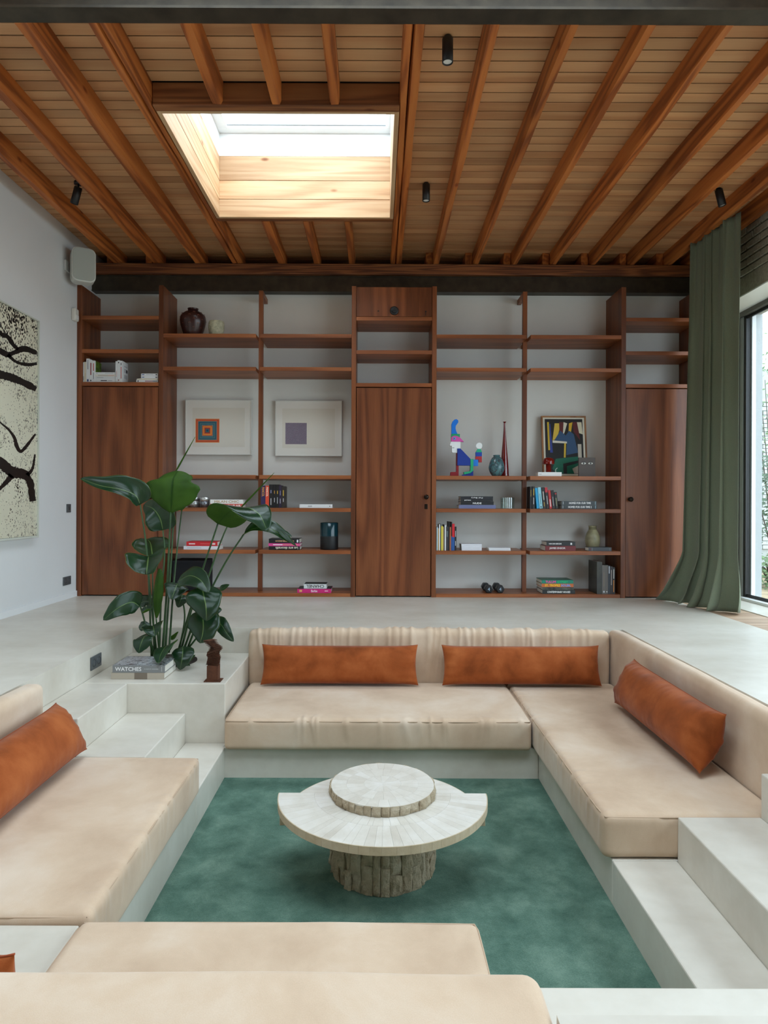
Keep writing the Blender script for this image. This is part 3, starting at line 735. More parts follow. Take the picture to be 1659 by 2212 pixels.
# ------------------------------------------------------------------ curtain
def curtain():
    bm = bmesh.new(); ns, nz = 220, 70; G = {}
    y0, y1 = 6.42, 5.63; H = 3.44
    rng = random.Random(4)
    ph = [rng.uniform(-.5, .5) for _ in range(12)]
    for j in range(nz + 1):
        t = j / nz; z = H * (1 - t) ** 1.0
        low = max(0, (t - .86) / .14)
        for i in range(ns + 1):
            s = i / ns
            q = s * 4.6 * 2 * math.pi
            w = q + 1.1 * math.sin(q * .37 + 1.0) + .5 * math.sin(q * .71 + 2.0) + .25 * t * math.sin(3.1 * s * 6.28 + 2)
            fine = math.sin(q * 3.1 + .8) * .012 * max(0, 1 - t * 3.2)
            amp = (.05 + .03 * t + .05 * low) * (.65 + .35 * math.sin(7.1 * s + 2.2))
            x = 3.02 + .05 * s - .04 * t - .20 * (1 - s) * low ** 1.3 - .05 * (1 - s) * t
            x += amp * math.sin(w) * (.75 + .25 * math.sin(5.3 * s + 1)) + fine
            y = y0 + (y1 - y0) * s + .028 * math.cos(w) * (1 + t)
            y += -.03 * s * t + (1 - s) * .03 * low
            x += low * .03 * math.sin(9 * s * 3 + 14 * t) ; zz = z + (low * .012 * (1 + math.sin(21 * s + 5)))
            if t > .975: x -= .02 * (t - .975) / .025 * (1.2 - s)
            x = min(x, 3.17)
            G[i, j] = bm.verts.new((x - 3.05, y - 6.0, max(.003, zz)))
    for i in range(ns):
        for j in range(nz):
            f = bm.faces.new((G[i, j], G[i + 1, j], G[i + 1, j + 1], G[i, j + 1])); f.smooth = True
    bmesh.ops.recalc_face_normals(bm, faces=bm.faces[:])
    o = new_obj('curtain', mesh_of(bm, 'curtain'), 'curtain', None, (3.05, 6.0, 0))
    md = o.modifiers.new('cloth_thickness', 'SOLIDIFY'); md.thickness = .003
    tag(o, 'floor length sage green curtain gathered beside the window', 'curtain')
curtain()
# ------------------------------------------------------------------ ceiling spots
def spot(label, x, y, tilt=(0, 0), stemmed=False):
    o = tag(empty('ceiling_spotlight', (x, y, ZB)), label, 'spotlight', 'black ceiling spotlights')
    lathe('mount', [(0, 0), (.034, 0), (.034, -.022), (.0, -.022)] if stemmed else [(0, 0), (.02, 0), (.02, -.006), (0, -.006)], 'black', o, seg=24)
    z0 = -.012
    if stemmed:
        lathe('stem', [(0, -.02), (.007, -.02), (.007, -.05), (0, -.05)], 'black', o, seg=12); z0 = -.045
    b = lathe('body', [(0, 0), (.029, 0), (.031, -.003), (.031, -.135), (.027, -.137), (.027, -.128), (.0, -.126)], 'black', o, (0, 0, z0), seg=28)
    b.rotation_euler = (R(tilt[0]), R(tilt[1]), 0)
    lathe('lens', [(.0, -.1275), (.022, -.129), (.025, -.1285)], 'lens', b, seg=24)
spot('black cylindrical ceiling spotlight nearest the viewer', .387, 3.709)
spot('black cylindrical ceiling spotlight just right of the skylight', .392, 5.405)
spot('black ceiling spotlight tilted outward above the curtain', 2.835, 5.48, (0, -14))
spot('black ceiling spotlight on a swivel mount above the left wall', -2.47, 5.41, (6, 18), True)
# ------------------------------------------------------------------ things on the left wall
sp = tag(empty('wall_speaker', (XL + .001, 6.3, 3.05)), 'pale grey rounded loudspeaker high in the left corner', 'speaker')
def rrect(name, w, h, d, rc, mats, parent, loc, rotz, bev=.012):
    pts = []
    for cx, cz, a0 in ((w / 2 - rc, h / 2 - rc, 0), (-w / 2 + rc, h / 2 - rc, 90), (-w / 2 + rc, -h / 2 + rc, 180), (w / 2 - rc, -h / 2 + rc, 270)):
        for k in range(7): a = R(a0 + 15 * k); pts.append((cx + rc * math.cos(a), cz + rc * math.sin(a)))
    o = prism(name, pts, -d / 2, d / 2, mats, parent, loc, bev); o.rotation_euler = (0, 0, rotz)
    return o
ca = R(32)
cab = rrect('cabinet', .215, .325, .14, .055, flat(214, 216, 208, .4), sp, (.16, .02, .15), ca)
rrect('grille', .196, .306, .01, .05, flat(176, 182, 174, .8), cab, (0, -.068, 0), 0, .003)
rrect('bracket', .06, .17, .03, .02, flat(170, 172, 168, .4), sp, (.06, .05, .15), R(90), .004)
boxes('wall_plate', [(0, .02, -.03, .07, .10, .20)], flat(220, 222, 220), sp, .004)
for c in sp.children: pass
ms = tag(empty('motion_sensor', (XL + .0005, 6.46, 2.755)), 'small white motion sensor on the left wall', 'sensor')
box('housing', XL + .001, XL + .045, 6.42, 6.50, 2.715, 2.835, flat(226, 224, 214, .4), ms, .012, 3)
box('lens_window', XL + .04, XL + .05, 6.432, 6.488, 2.728, 2.775, flat(238, 238, 234, .25), ms, .008, 3)
def wall_plate_outlet(name, label, cat, y, z, n):
    o = tag(empty(name, (XL, y, z)), label, cat)
    w = .072 * n + .01
    box('plate', XL + .0005, XL + .01, y - w / 2, y + w / 2, z, z + .082, 'dark_plastic', o, .003)
    for k in range(n):
        yc = y + (k - (n - 1) / 2) * .072
        d = lathe('socket' if n > 1 else 'button', [(0, .004), (.014, .004), (.022, .012), (.026, .012), (.027, .009)] if n > 1 else [(0, .012), (.018, .012), (.02, .009)], flat(60, 63, 66, .3), o, seg=24)
        d.rotation_euler = (0, R(90), 0); d.location = Vector((XL, yc, z + .041)) - wl(o)
wall_plate_outlet('light_switch', 'small dark grey switch on the left wall', 'switch', 6.38, .835, 1)
wall_plate_outlet('wall_outlet', 'double dark grey socket low on the left wall', 'outlet', 6.35, .135, 2)
def step_outlet():
    y, z = 4.25, -.158
    o = tag(empty('step_outlet', (PX0, y, z)), 'double grey socket in the riser behind the books', 'outlet')
    box('plate', PX0 + .002, PX0 + .010, y - .077, y + .077, z + .02, z + .105, 'dark_plastic', o, .003)
    for k in (-1, 1):
        d = lathe('socket', [(0, .004), (.014, .004), (.022, .012), (.026, .012), (.027, .009)], flat(60, 63, 66, .3), o, seg=24)
        d.rotation_euler = (0, R(90), 0); d.location = Vector((PX0 + .001, y + k * .036, z + .062)) - wl(o)
step_outlet()
# large painting
def artmat():
    t = NT('splattered_paint'); p = t.pos()
    v = t.node('ShaderNodeTexVoronoi', {'Vector': t.scaled(p, (1, 62, 40)), 'Scale': 1.0, 'Randomness': 1.0}).outputs['Distance']
    n = t.noise(p, 4.0, 3); n2 = t.noise(t.scaled(p, (1, 30, 14)), 1.8, 6, .75, 1.2); n3 = t.noise(t.scaled(p, (1, 2.2, 3.4)), 1.0, 2)
    zz = t.node('ShaderNodeSeparateXYZ', {0: p}).outputs[2]
    topd = t.math('MULTIPLY', t.math('MAXIMUM', t.math('SUBTRACT', zz, 1.75), 0.0), .34)
    dens = t.math('ADD', t.math('MULTIPLY', t.math('MULTIPLY', n, n), .85), topd)
    spk = t.math('LESS_THAN', v, dens)
    cr = t.math('MULTIPLY', t.math('GREATER_THAN', n2, .575), t.math('GREATER_THAN', n3, .52))
    k = t.math('MAXIMUM', spk, cr)
    t.set('Base Color', t.mix(k, rgb(222, 218, 194), rgb(24, 20, 18))); t.set('Roughness', .35)
    return t.m
def artwork():
    xa = XL + .05; ya, yb = 3.9, 5.70; za, zb = .645, 2.497
    o = tag(empty('painting', (XL + .001, (ya + yb) / 2, za)), 'large cream painting with black branching strokes on the left wall', 'painting')
    box('panel', XL + .012, xa, ya, yb, za, zb, artmat(), o, .001)
    fm = flat(214, 218, 206, .2)
    for b in ((ya - .012, yb + .014, za - .016, za - .001), (ya - .012, yb + .014, zb + .001, zb + .012), (yb + .001, yb + .014, za, zb), (ya - .012, ya - .001, za, zb)):
        box('frame_edge', XL + .004, xa + .012, b[0], b[1], b[2], b[3], fm, o, .002)
    def pz(x, y): u = x / 3.95; v = 640 + y / 3.95; Y = -xa * FPX / (CU - u); return Y, ZC - (v - CV) * Y / FPX
    strokes = [([(-60, 250, 16), (0, 330, 20), (60, 360, 22), (110, 430, 20), (150, 465, 14)]), ([(-120, 420, 26), (0, 480, 28), (60, 510, 26), (120, 490, 22), (200, 460, 30), (310, 495, 20)]),
               ([(60, 510, 18), (130, 570, 14), (230, 595, 18), (310, 585, 14)]), ([(-160, 620, 44), (0, 680, 42), (90, 705, 40), (200, 750, 36), (305, 805, 26)]),
               ([(-90, 1000, 8), (0, 1090, 9), (70, 1150, 12), (120, 1220, 16), (140, 1290, 18), (175, 1335, 18), (230, 1280, 15), (300, 1185, 9)]),
               ([(-160, 1330, 50), (0, 1430, 52), (100, 1510, 55), (200, 1530, 48), (255, 1600, 34), (270, 1700, 32), (280, 1760, 34)]), ([(230, 1540, 20), (275, 1480, 14), (296, 1360, 8)]),
               ([(100, 1540, 34), (50, 1600, 22), (0, 1650, 16), (-80, 1720, 12)])]
    rng = random.Random(2); bm = bmesh.new()
    for st in strokes:
        c = smooth_curve([Vector((x, y, w)) for x, y, w in st], 40); L = []; Rr = []
        for i, q in enumerate(c):
            d = (c[min(i + 1, 40)] - c[max(i - 1, 0)]); d = Vector((d.x, d.y, 0)).normalized(); nrm = Vector((-d.y, d.x, 0))
            w = q.z * .85 * (1 + rng.uniform(-.16, .16))
            for lst, s in ((L, 1), (Rr, -1)):
                a = q + nrm * s * w; yy, zz = pz(min(a.x, 312), a.y); lst.append(bm.verts.new((xa + .0012 - (XL + .001), yy - (ya + yb) / 2, zz - za)))
        for i in range(40): bm.faces.new((L[i], L[i + 1], Rr[i + 1], Rr[i]))
    bmesh.ops.recalc_face_normals(bm, faces=bm.faces[:])
    new_obj('brush_strokes', mesh_of(bm, 'brush_strokes'), flat(22, 18, 16, .4), o)
artwork()

# ------------------------------------------------------------------ plant on the ledge
def leafmat():
    t = NT('strelitzia_leaf'); uv = t.node('ShaderNodeUVMap').outputs[0]
    s = t.node('ShaderNodeSeparateXYZ', {0: uv}); u, v = s.outputs[0], s.outputs[1]     # u across -1..1 (as 0..1), v along
    ac = t.math('ABSOLUTE', t.math('SUBTRACT', u, .5))
    ang = t.math('SUBTRACT', t.math('MULTIPLY', v, 60.0), t.math('MULTIPLY', ac, 26.0))
    vein = t.math('ADD', t.math('MULTIPLY', t.math('SINE', t.math('MULTIPLY', ang, 6.283)), .5), .5)
    n = t.noise(t.pos(), 7.0, 3)
    mid = t.math('LESS_THAN', ac, .014)
    c = t.ramp(n, [(.3, rgb(16, 40, 28)), (.7, rgb(30, 62, 40))])
    c = t.mix(t.math('MULTIPLY', vein, .25), c, rgb(46, 82, 54)); c = t.mix(mid, c, rgb(120, 150, 84))
    edge = t.math('GREATER_THAN', ac, .492); c = t.mix(edge, c, rgb(110, 120, 60))
    t.set('Base Color', c); t.set('Roughness', .2); t.set('Coat Weight', .3); t.set('Coat Roughness', .15); t.set('Specular IOR Level', .6)
    t.bump(vein, .25, .004)
    tr = t.node('ShaderNodeBsdfTranslucent', {'Color': rgb(110, 160, 20)})
    mx = t.node('ShaderNodeMixShader', {0: .30, 1: t.b.outputs[0], 2: tr.outputs[0]}); t.t.links.new(mx.outputs[0], t.out.inputs[0])
    return t.m
M['leaf'] = leafmat()
def undermat():
    t = NT('strelitzia_leaf_underside'); n = t.noise(t.pos(), 9.0, 3)
    s = t.node('ShaderNodeSeparateXYZ', {0: t.node('ShaderNodeUVMap').outputs[0]}); ac = t.math('ABSOLUTE', t.math('SUBTRACT', s.outputs[0], .5))
    vein = t.math('ADD', t.math('MULTIPLY', t.math('SINE', t.math('MULTIPLY', t.math('SUBTRACT', t.math('MULTIPLY', s.outputs[1], 40.0), t.math('MULTIPLY', ac, 20.0)), 6.283)), .5), .5)
    n = t.math('ADD', t.math('MULTIPLY', n, .7), t.math('MULTIPLY', vein, .3)); n = t.math('SUBTRACT', n, t.math('MULTIPLY', t.math('LESS_THAN', ac, .02), .4)); t.bump(vein, .3, .004)
    t.set('Base Color', t.ramp(n, [(.3, rgb(40, 72, 22)), (.65, rgb(84, 122, 44))])); t.set('Roughness', .5); t.set('Specular IOR Level', .3)
    tr = t.node('ShaderNodeBsdfTranslucent', {'Color': rgb(130, 176, 24)})
    mx = t.node('ShaderNodeMixShader', {0: .45, 1: t.b.outputs[0], 2: tr.outputs[0]}); t.t.links.new(mx.outputs[0], t.out.inputs[0]); return t.m
M['leaf_under'] = undermat()
M['stem'] = plain('plant_stem', rgb(52, 82, 44), .45, var=.3, vscale=12)
M['soil'] = plain('dark_soil', rgb(44, 34, 26), .95, var=.4, vscale=40, bump=.6, bscale=70)
PB = Vector((-1.47, 4.63, Z1))
plant = tag(empty('bird_of_paradise_plant', PB), 'tall leafy plant with broad glossy green leaves on the concrete ledge', 'plant')
lathe('planter_rim', [(0, .002), (.19, .002), (.20, .006), (.20, 0)], 'soil', plant, seg=36)
def prof_leaf(t):     # width profile
    return (math.sin(math.pi * min(1, t ** .62)) ** .62) * (1 - .10 * t)
def leaf(mid, hw, L0, L1=None, cu=0.0, cd=None, asym=1.0, wav=.05, name='leaf', narrow=None):
    """mid: [(u,v,Y)] px; hw half width px; L0->L1 lateral direction; cu / cd edge curl for +s / -s side"""
    if cd is None: cd = cu
    L1 = L1 or L0
    pts = smooth_curve([P(*m) for m in mid], 26); Ym = sum(m[2] for m in mid) / len(mid); W = hw * (1.1 if hw >= 20 else 1.0) * Ym / FPX
    nl, nw = 26, 12; bm = bmesh.new(); uvl = bm.loops.layers.uv.new('UVMap'); G = {}; sd = random.uniform(0, 90)
    for i in range(nl + 1):
        t = i / nl; T = (pts[min(i + 1, nl)] - pts[max(i - 1, 0)]).normalized()
        Lh = (Vector(L0) * (1 - t) + Vector(L1) * t); Lh = (Lh - T * Lh.dot(T)).normalized(); N = T.cross(Lh)
        w = W * (prof_leaf(t) if narrow is None else narrow(t)) * (1 + .10 * noise.noise(Vector((t * 6, sd, 4)))) + .0006
        for j in range(nw + 1):
            s = -1 + 2 * j / nw; c = cu if s > 0 else cd
            a = abs(s); k = (asym if s > 0 else 1.0)
            ang = c * a
            lat = w * k * (math.sin(ang) / c if abs(c) > 1e-3 else a) * (1 if s > 0 else -1)
            up = w * k * ((1 - math.cos(ang)) / c if abs(c) > 1e-3 else 0)
            wv = noise.noise(Vector((t * 5, s * 1.5, sd))) * wav * w * a
            p = pts[i] + Lh * lat + N * (up + wv) + N * (.10 * w * a if narrow is None else 0)
            G[i, j] = bm.verts.new(p - PB)
    for i in range(nl):
        for j in range(nw):
            f = bm.faces.new((G[i, j], G[i + 1, j], G[i + 1, j + 1], G[i, j + 1])); f.smooth = True
            for lp, (a, b) in zip(f.loops, ((i, j), (i + 1, j), (i + 1, j + 1), (i, j + 1))): lp[uvl].uv = (b / nw, a / nl)
    o = new_obj(name, mesh_of(bm, 'leaf'), ['leaf', 'leaf_under'], plant)
    md = o.modifiers.new('blade_thickness', 'SOLIDIFY'); md.thickness = .0012; md.material_offset = 1; md.material_offset_rim = 1
    return o
def stem(pts, r0=.0075, r1=.0045):
    c = smooth_curve([P(*q) - PB for q in pts], 16)
    tube('stem', c, [r0 + (r1 - r0) * i / 16 for i in range(17)], 'stem', plant, 8)
A, B = 4.62, 4.74
stem([(329, 1425, A), (319, 1210, 4.56), (303, 1092, 4.5)]); stem([(352, 1420, A), (362, 1260, 4.58), (369, 1108, 4.55)], .009, .006)
stem([(345, 1420, A), (349, 1290, 4.62), (356, 1200, 4.62), (352, 1146, 4.62)]); stem([(358, 1415, A), (372, 1180, 4.66), (381, 1018, 4.7)])
stem([(366, 1412, A), (378, 1240, 4.68), (393, 1100, 4.74)]); stem([(392, 1408, B), (430, 1260, 4.72), (471, 1132, 4.68)], .008, .006)
stem([(398, 1408, B), (445, 1265, 4.76), (488, 1145, 4.8), (522, 1096, 4.82)]); stem([(404, 1408, B), (449, 1292, 4.7), (490, 1212, 4.66), (527, 1155, 4.62)], .008, .006)
stem([(335, 1420, A), (331, 1300, 4.6), (330, 1204, 4.62)]); stem([(340, 1420, A), (327, 1300, 4.5), (320, 1207, 4.46)])
stem([(338, 1420, A), (325, 1385, 4.56), (306, 1318, 4.5), (301, 1311, 4.48)]); stem([(347, 1420, A), (342, 1375, 4.55), (338, 1336, 4.5)])
stem([(388, 1408, B), (400, 1330, 4.7), (384, 1262, 4.6)]); stem([(386, 1408, B), (408, 1330, 4.6), (425, 1275, 4.52), (432, 1252, 4.5)])
stem([(396, 1408, B), (420, 1350, 4.6), (437, 1322, 4.5)]); stem([(402, 1410, B), (440, 1362, 4.66), (464, 1338, 4.6)])
stem([(333, 1422, A), (326, 1395, 4.5), (318, 1370, 4.44)]); stem([(350, 1424, A), (366, 1408, 4.5), (375, 1393, 4.42)]); stem([(390, 1412, B), (400, 1402, 4.6), (396, 1398, 4.42)])
X = (1, 0, 0)
def lobed(t):
    k = [(0, .02), (.08, .34), (.2, .66), (.36, .93), (.5, 1.0), (.6, .94), (.67, .70), (.72, .60), (.82, .66), (.92, .58), (1, .30)]
    for (a, p), (b, q) in zip(k, k[1:]):
        if a <= t <= b: f = (t - a) / (b - a); return p + (q - p) * f
    return .3
leaf([(369, 1110, 4.55), (371, 1075, 4.50), (374, 1038, 4.50), (384, 1019, 4.58)], 55, (1, .1, .05), (1, .15, .12), .35, .5, .95, .10, narrow=lobed)
leaf([(303, 1092, 4.5), (292, 1072, 4.46), (262, 1060, 4.42), (215, 1051, 4.4), (173, 1036, 4.4)], 31, (-.6, -.6, -.5), (-.1, -.7, -.7), .3, .9, .6, .08)
leaf([(352, 1147, 4.62), (346, 1122, 4.58), (331, 1101, 4.56), (310, 1093, 4.62)], 30, (-.8, -.1, -.5), (-.5, -.1, -.8), .3, .3)
leaf([(470, 1133, 4.68), (497, 1106, 4.6), (530, 1097, 4.5), (560, 1112, 4.44), (578, 1148, 4.42)], 45, (.55, .55, -.62), (.7, .35, .62), -.25, -.25, 1.0, .04)
leaf([(527, 1155, 4.62), (552, 1142, 4.58), (585, 1144, 4.56), (612, 1160, 4.56), (632, 1174, 4.56)], 20, (.1, .85, .5), (.1, .7, .7), .5, .6)
leaf([(604, 1147, 4.55), (618, 1160, 4.54), (641, 1181, 4.54)], 6, (.7, .3, .6), None, .2); leaf([(600, 1147, 4.57), (616, 1150, 4.56), (631, 1160, 4.56)], 4, (.3, .5, .8), None, .2)
spear = lambda t: (.35 + .65 * min(1, t * 4)) * (1 - t) ** .8
leaf([(377, 1024, 4.70), (398, 986, 4.68), (421, 945, 4.66)], 4.5, X, None, 2.4, 2.4, 1, 0, narrow=spear); leaf([(519, 1099, 4.82), (556, 1060, 4.8), (592, 1022, 4.78)], 5.0, X, None, 2.4, 2.4, 1, 0, narrow=spear)
leaf([(393, 1104, 4.74), (400, 1092, 4.72), (412, 1084, 4.72)], 14, (.6, .4, .6), None, .3)
leaf([(330, 1205, 4.62), (328, 1190, 4.72), (325, 1175, 4.82), (318, 1166, 4.90)], 38, (-1, 0, .05), (-1, 0, .1), .6, .6, 1.0, .1)
leaf([(321, 1204, 4.46), (320, 1214, 4.38), (318, 1232, 4.32), (317, 1243, 4.31)], 44, (1, 0, .05), (1, 0, .05), .75, .75, .95, .06)
leaf([(338, 1337, 4.5), (338, 1300, 4.47), (341, 1262, 4.46), (345, 1230, 4.48)], 14, (1, .25, 0), None, 1.0, 2.2, 1.1, .0, narrow=lambda t: math.sin(math.pi * min(1, (t * .95 + .02))) ** .6)
leaf([(303, 1312, 4.48), (285, 1303, 4.42), (255, 1316, 4.36), (224, 1342, 4.32)], 25, (-.25, -.3, -.8), (-.5, -.3, -.75), -.3, -.3)
leaf([(316, 1312, 4.5), (320, 1322, 4.46), (308, 1325, 4.42)], 12, (.8, .3, .4), None, .4); leaf([(302, 1306, 4.6), (318, 1300, 4.6), (338, 1312, 4.6)], 13, (.2, .3, .9), None, -.3)
leaf([(385, 1261, 4.6), (380, 1272, 4.53), (371, 1297, 4.47)], 24, (.95, .2, -.25), None, -.35); leaf([(396, 1286, 4.66), (391, 1298, 4.63), (385, 1314, 4.62)], 15, (1, .1, 0), None, -.3)
leaf([(384, 1258, 4.52), (410, 1245, 4.46), (434, 1255, 4.4), (452, 1281, 4.36)], 24, (.35, .4, .8), (.8, .2, .5), -.3, -.3)
leaf([(436, 1268, 4.46), (441, 1288, 4.40), (446, 1315, 4.37), (447, 1343, 4.37)], 37, (1, .1, -.05), None, -.45, -.45, 1.0, .05)
leaf([(436, 1318, 4.5), (440, 1345, 4.46), (439, 1370, 4.44), (433, 1391, 4.44)], 34, (1, .1, .05), None, -.45, -.45, 1.0, .05)
leaf([(464, 1338, 4.6), (478, 1350, 4.56), (491, 1369, 4.55), (506, 1387, 4.55)], 16, (.7, .2, .7), None, -.3); leaf([(462, 1328, 4.64), (470, 1320, 4.62), (480, 1318, 4.62)], 10, (.2, .3, .9), None, -.3)
leaf([(464, 1292, 4.6), (478, 1276, 4.6), (496, 1264, 4.6)], 12, (.7, .2, .7), None, .5)
leaf([(318, 1370, 4.44), (310, 1382, 4.38), (304, 1398, 4.36), (301, 1413, 4.36)], 20, (.95, .1, .35), None, -.35); leaf([(302, 1362, 4.5), (312, 1352, 4.5), (326, 1352, 4.52)], 10, (.1, .3, .9), None, -.3)
leaf([(331, 1353, 4.5), (333, 1360, 4.42), (336, 1376, 4.38)], 22, (.95, .05, .2), None, .5, .3)
leaf([(375, 1394, 4.42), (362, 1396, 4.33), (350, 1412, 4.23), (343, 1435, 4.12)], 21, (.85, .1, .5), (1, .1, .1), .05, .05)
leaf([(396, 1398, 4.42), (396, 1410, 4.37), (394, 1428, 4.34), (390, 1449, 4.34)], 23, (1, .1, .05), None, -.4); leaf([(404, 1432, 4.5), (414, 1424, 4.5), (423, 1416, 4.5)], 4, (.4, .2, .8), None, .2)
leaf([(372, 1384, 4.7), (378, 1376, 4.7), (386, 1366, 4.7)], 8, (.6, .2, .6), None, .2)
leaf([(392, 1412, 4.56), (398, 1432, 4.5), (412, 1440, 4.5)], 10, (.6, .2, .6), None, .2)

# ------------------------------------------------------------------ rusty stacked sculpture
def sculpture():
    loc = Vector((PX(462, 4.12), 4.13, Z1)); o = tag(empty('stacked_plate_sculpture', loc), 'small rusty sculpture of twisting stacked metal plates on the ledge', 'sculpture')
    rm = plain('rusted_steel', rgb(92, 54, 34), .7, .3, var=.3, vscale=30, bump=.2)
    boxes('base_plate', [(-.052, .052, -.042, .042, 0, .005)], rm, o); boxes('block', [(-.036, .034, -.03, .03, .005, .098)], rm, o, .001)
    lean = [(0, -.004), (.1, -.002), (.3, .004), (.42, -.004), (.5, -.002), (.62, .012), (.72, .012), (.82, -.006), (.92, -.02), (1, -.022)]
    n = 22; bm = bmesh.new(); add_box(bm, -.039, .039, -.022, .022, 0, .002); pm = mesh_of(bm, 'plate')
    for k in range(n):
        t = k / (n - 1)
        for i in range(len(lean) - 1):
            if lean[i][0] <= t <= lean[i + 1][0]: f = (t - lean[i][0]) / (lean[i + 1][0] - lean[i][0]); dx = lean[i][1] * (1 - f) + lean[i + 1][1] * f
        p = new_obj('plate', pm, rm, o, (dx, 0, .100 + .153 * t)); p.rotation_euler = (0, R(6 * math.sin(t * 9)), R(-20 + 95 * t + 14 * math.sin(t * 11)))
    tube('rod', [(-.004, 0, .09), (.0, 0, .14), (-.002, 0, .18), (.010, 0, .2), (-.018, 0, .245)], .008, rm, o, 8)
sculpture()
# ------------------------------------------------------------------ garden outside
def garden():
    struct(boxes('garden_ground', [(3.86, 14, -4, 16, -.5, -.12)], plain('garden_soil', rgb(150, 132, 104), .95, var=.3, vscale=6, bump=.5, bscale=30)), 'bare garden ground outside the window')
    gw = boxes('garden_wall', [(3.87, 14, 11.0, 11.3, -.5, 3.2)], plain('white_garden_wall', rgb(176, 180, 176), .9, var=.06, vscale=3), None); struct(gw, 'white painted garden wall')
    bm = bmesh.new(); add_box(bm, -.1, .1, -.02, .02, 0, .06); bmesh.ops.bevel(bm, geom=bm.edges[:], offset=.004, segments=1, affect='EDGES'); me = mesh_of(bm, 'brick')
    for r_ in range(36):
        for k in range(7): new_obj('brick', me, plain('white_brick', rgb(186, 190, 186), .9) if r_ == 0 and k == 0 else None, gw, (5.9 + k * .212 + (r_ % 2) * .1, 10.985, .2 + r_ * .07))
    lm = []
    for i, c in enumerate((rgb(62, 84, 58), rgb(84, 108, 62), rgb(52, 70, 56))): lm.append(plain('shrub_leaf_%d' % i, c, .5, var=.3, vscale=9))
    def shrub(label, x, y, h, rx, n, sz, mi, seed, z0=-.12, low=0.0):
        rng = random.Random(seed); o = tag(empty('garden_shrub', (x, y, z0)), label, 'shrub', 'shrubs outside the window')
        bm = bmesh.new(); bs = bmesh.new()
        for q in range(7):
            a = rng.uniform(0, 6.28); tip = Vector((math.cos(a) * rx * .6, math.sin(a) * rx * .6, h * rng.uniform(.6, .95)))
            add_tube(bs, smooth_curve([Vector((0, 0, 0)), tip * .5 + Vector((0, 0, .1)), tip], 8), [.014 - .0012 * i for i in range(9)], 5)
        for q in range(n):
            a = rng.uniform(0, 6.28); rr = rx * math.sqrt(rng.random()); z = h * (low + (1 - low) * rng.random() ** .8)
            c = Vector((math.cos(a) * rr, math.sin(a) * rr, z)); d = Vector((rng.gauss(0, 1), rng.gauss(0, 1), rng.gauss(0, .6))).normalized(); e_ = d.orthogonal().normalized()
            vs = [bm.verts.new(c + d * sz * a_ + e_ * sz * b_) for a_, b_ in ((0, 0), (.5, .28), (1, 0), (.5, -.28))]; bm.faces.new(vs)
        new_obj('branches', mesh_of(bs, 'branches'), flat(70, 60, 52, .9), o); f = new_obj('foliage', mesh_of(bm, 'foliage'), lm[mi], o); f['kind'] = 'stuff'
    shrub('tall dark leaved shrub seen through the window', 5.5, 9.0, 1.75, .6, 1300, .07, 0, 1, low=.3)
    shrub('low bright green shrub seen through the window', 5.0, 8.35, .42, .35, 700, .06, 1, 2)
    shrub('thin high branches against the sky outside the window', 6.25, 10.3, 3.9, .6, 450, .08, 1, 3, low=.5)
garden()
# ------------------------------------------------------------------ books
YF = 6.575
PAGE = plain('page_edges', rgb(226, 222, 210), .8, var=.06, vscale=90)
def rotm(o, r): o.rotation_euler = r
def book(label, u0, u1, T, z, D=.21, col=(30, 30, 32), upright=False, H=None, title=None, tcol=(235, 235, 235), tw=.7, th=.5, tx=0.0, flip=False, yf=YF, lean=0.0, group=None, cat='book',
         soft=False, marks=None, x=None, L=None, rotz=0.0, name='book', top=None):
    """flat: spine facing the viewer between photo columns u0..u1, thickness T, lying on z.  upright: thickness from u0..u1, height H"""
    if upright:
        X0 = PX(u0, yf) if x is None else x; T = (u1 - u0) * yf / FPX - .0008 if T is None else T; L = H
        loc = (X0, yf, z + L / 2 + .0005)
    else:
        if L is None: L = (u1 - u0) * yf / FPX
        xc = (PX(u0, yf) + PX(u1, yf)) / 2 if x is None else x
        loc = (xc, yf, z + .0005)
    c = .0028 if not soft else .0012
    bm = bmesh.new()
    add_box(bm, -L / 2, L / 2, 0, c, 0, T); add_box(bm, -L / 2, L / 2, c, D, 0, c); add_box(bm, -L / 2, L / 2, c, D, T - c, T)
    m = col if not isinstance(col, tuple) else flat(*col, .45)
    o = new_obj(name, mesh_of(bm, 'book_cover'), m, None, loc); tag(o, label, cat, group)
    k = .004 if not soft else .0004
    boxes('page_block', [(-L / 2 + k, L / 2 - k, c, D - k, c, T - c)], PAGE, o)
    if upright: o.rotation_euler = (0, R(90 + lean), 0)
    else: o.rotation_euler = (0, 0, rotz)
    if title: lettering(o, title, tx * L, T / 2, L * tw, T * th, flat(*tcol), flip=flip, name='spine_lettering', bold=.0007)
    for mk in marks or (): boxes('spine_mark', [(mk[0] * L - mk[1] * L / 2, mk[0] * L + mk[1] * L / 2, -.0006, 0, T * (.5 - mk[2] / 2), T * (.5 + mk[2] / 2))], flat(*mk[3]), o)
    if top: boxes('cover_print', [(-L / 2 + .002, L / 2 - .002, c + .002, D - .002, T, T + .0005)], flat(*top), o)
    return o
n1, n2, n3 = 2.135, 2.462, 2.797
w1, w2, w3, w4, w5, w6 = 2.62, 2.29, 1.213, .886, .466, .036
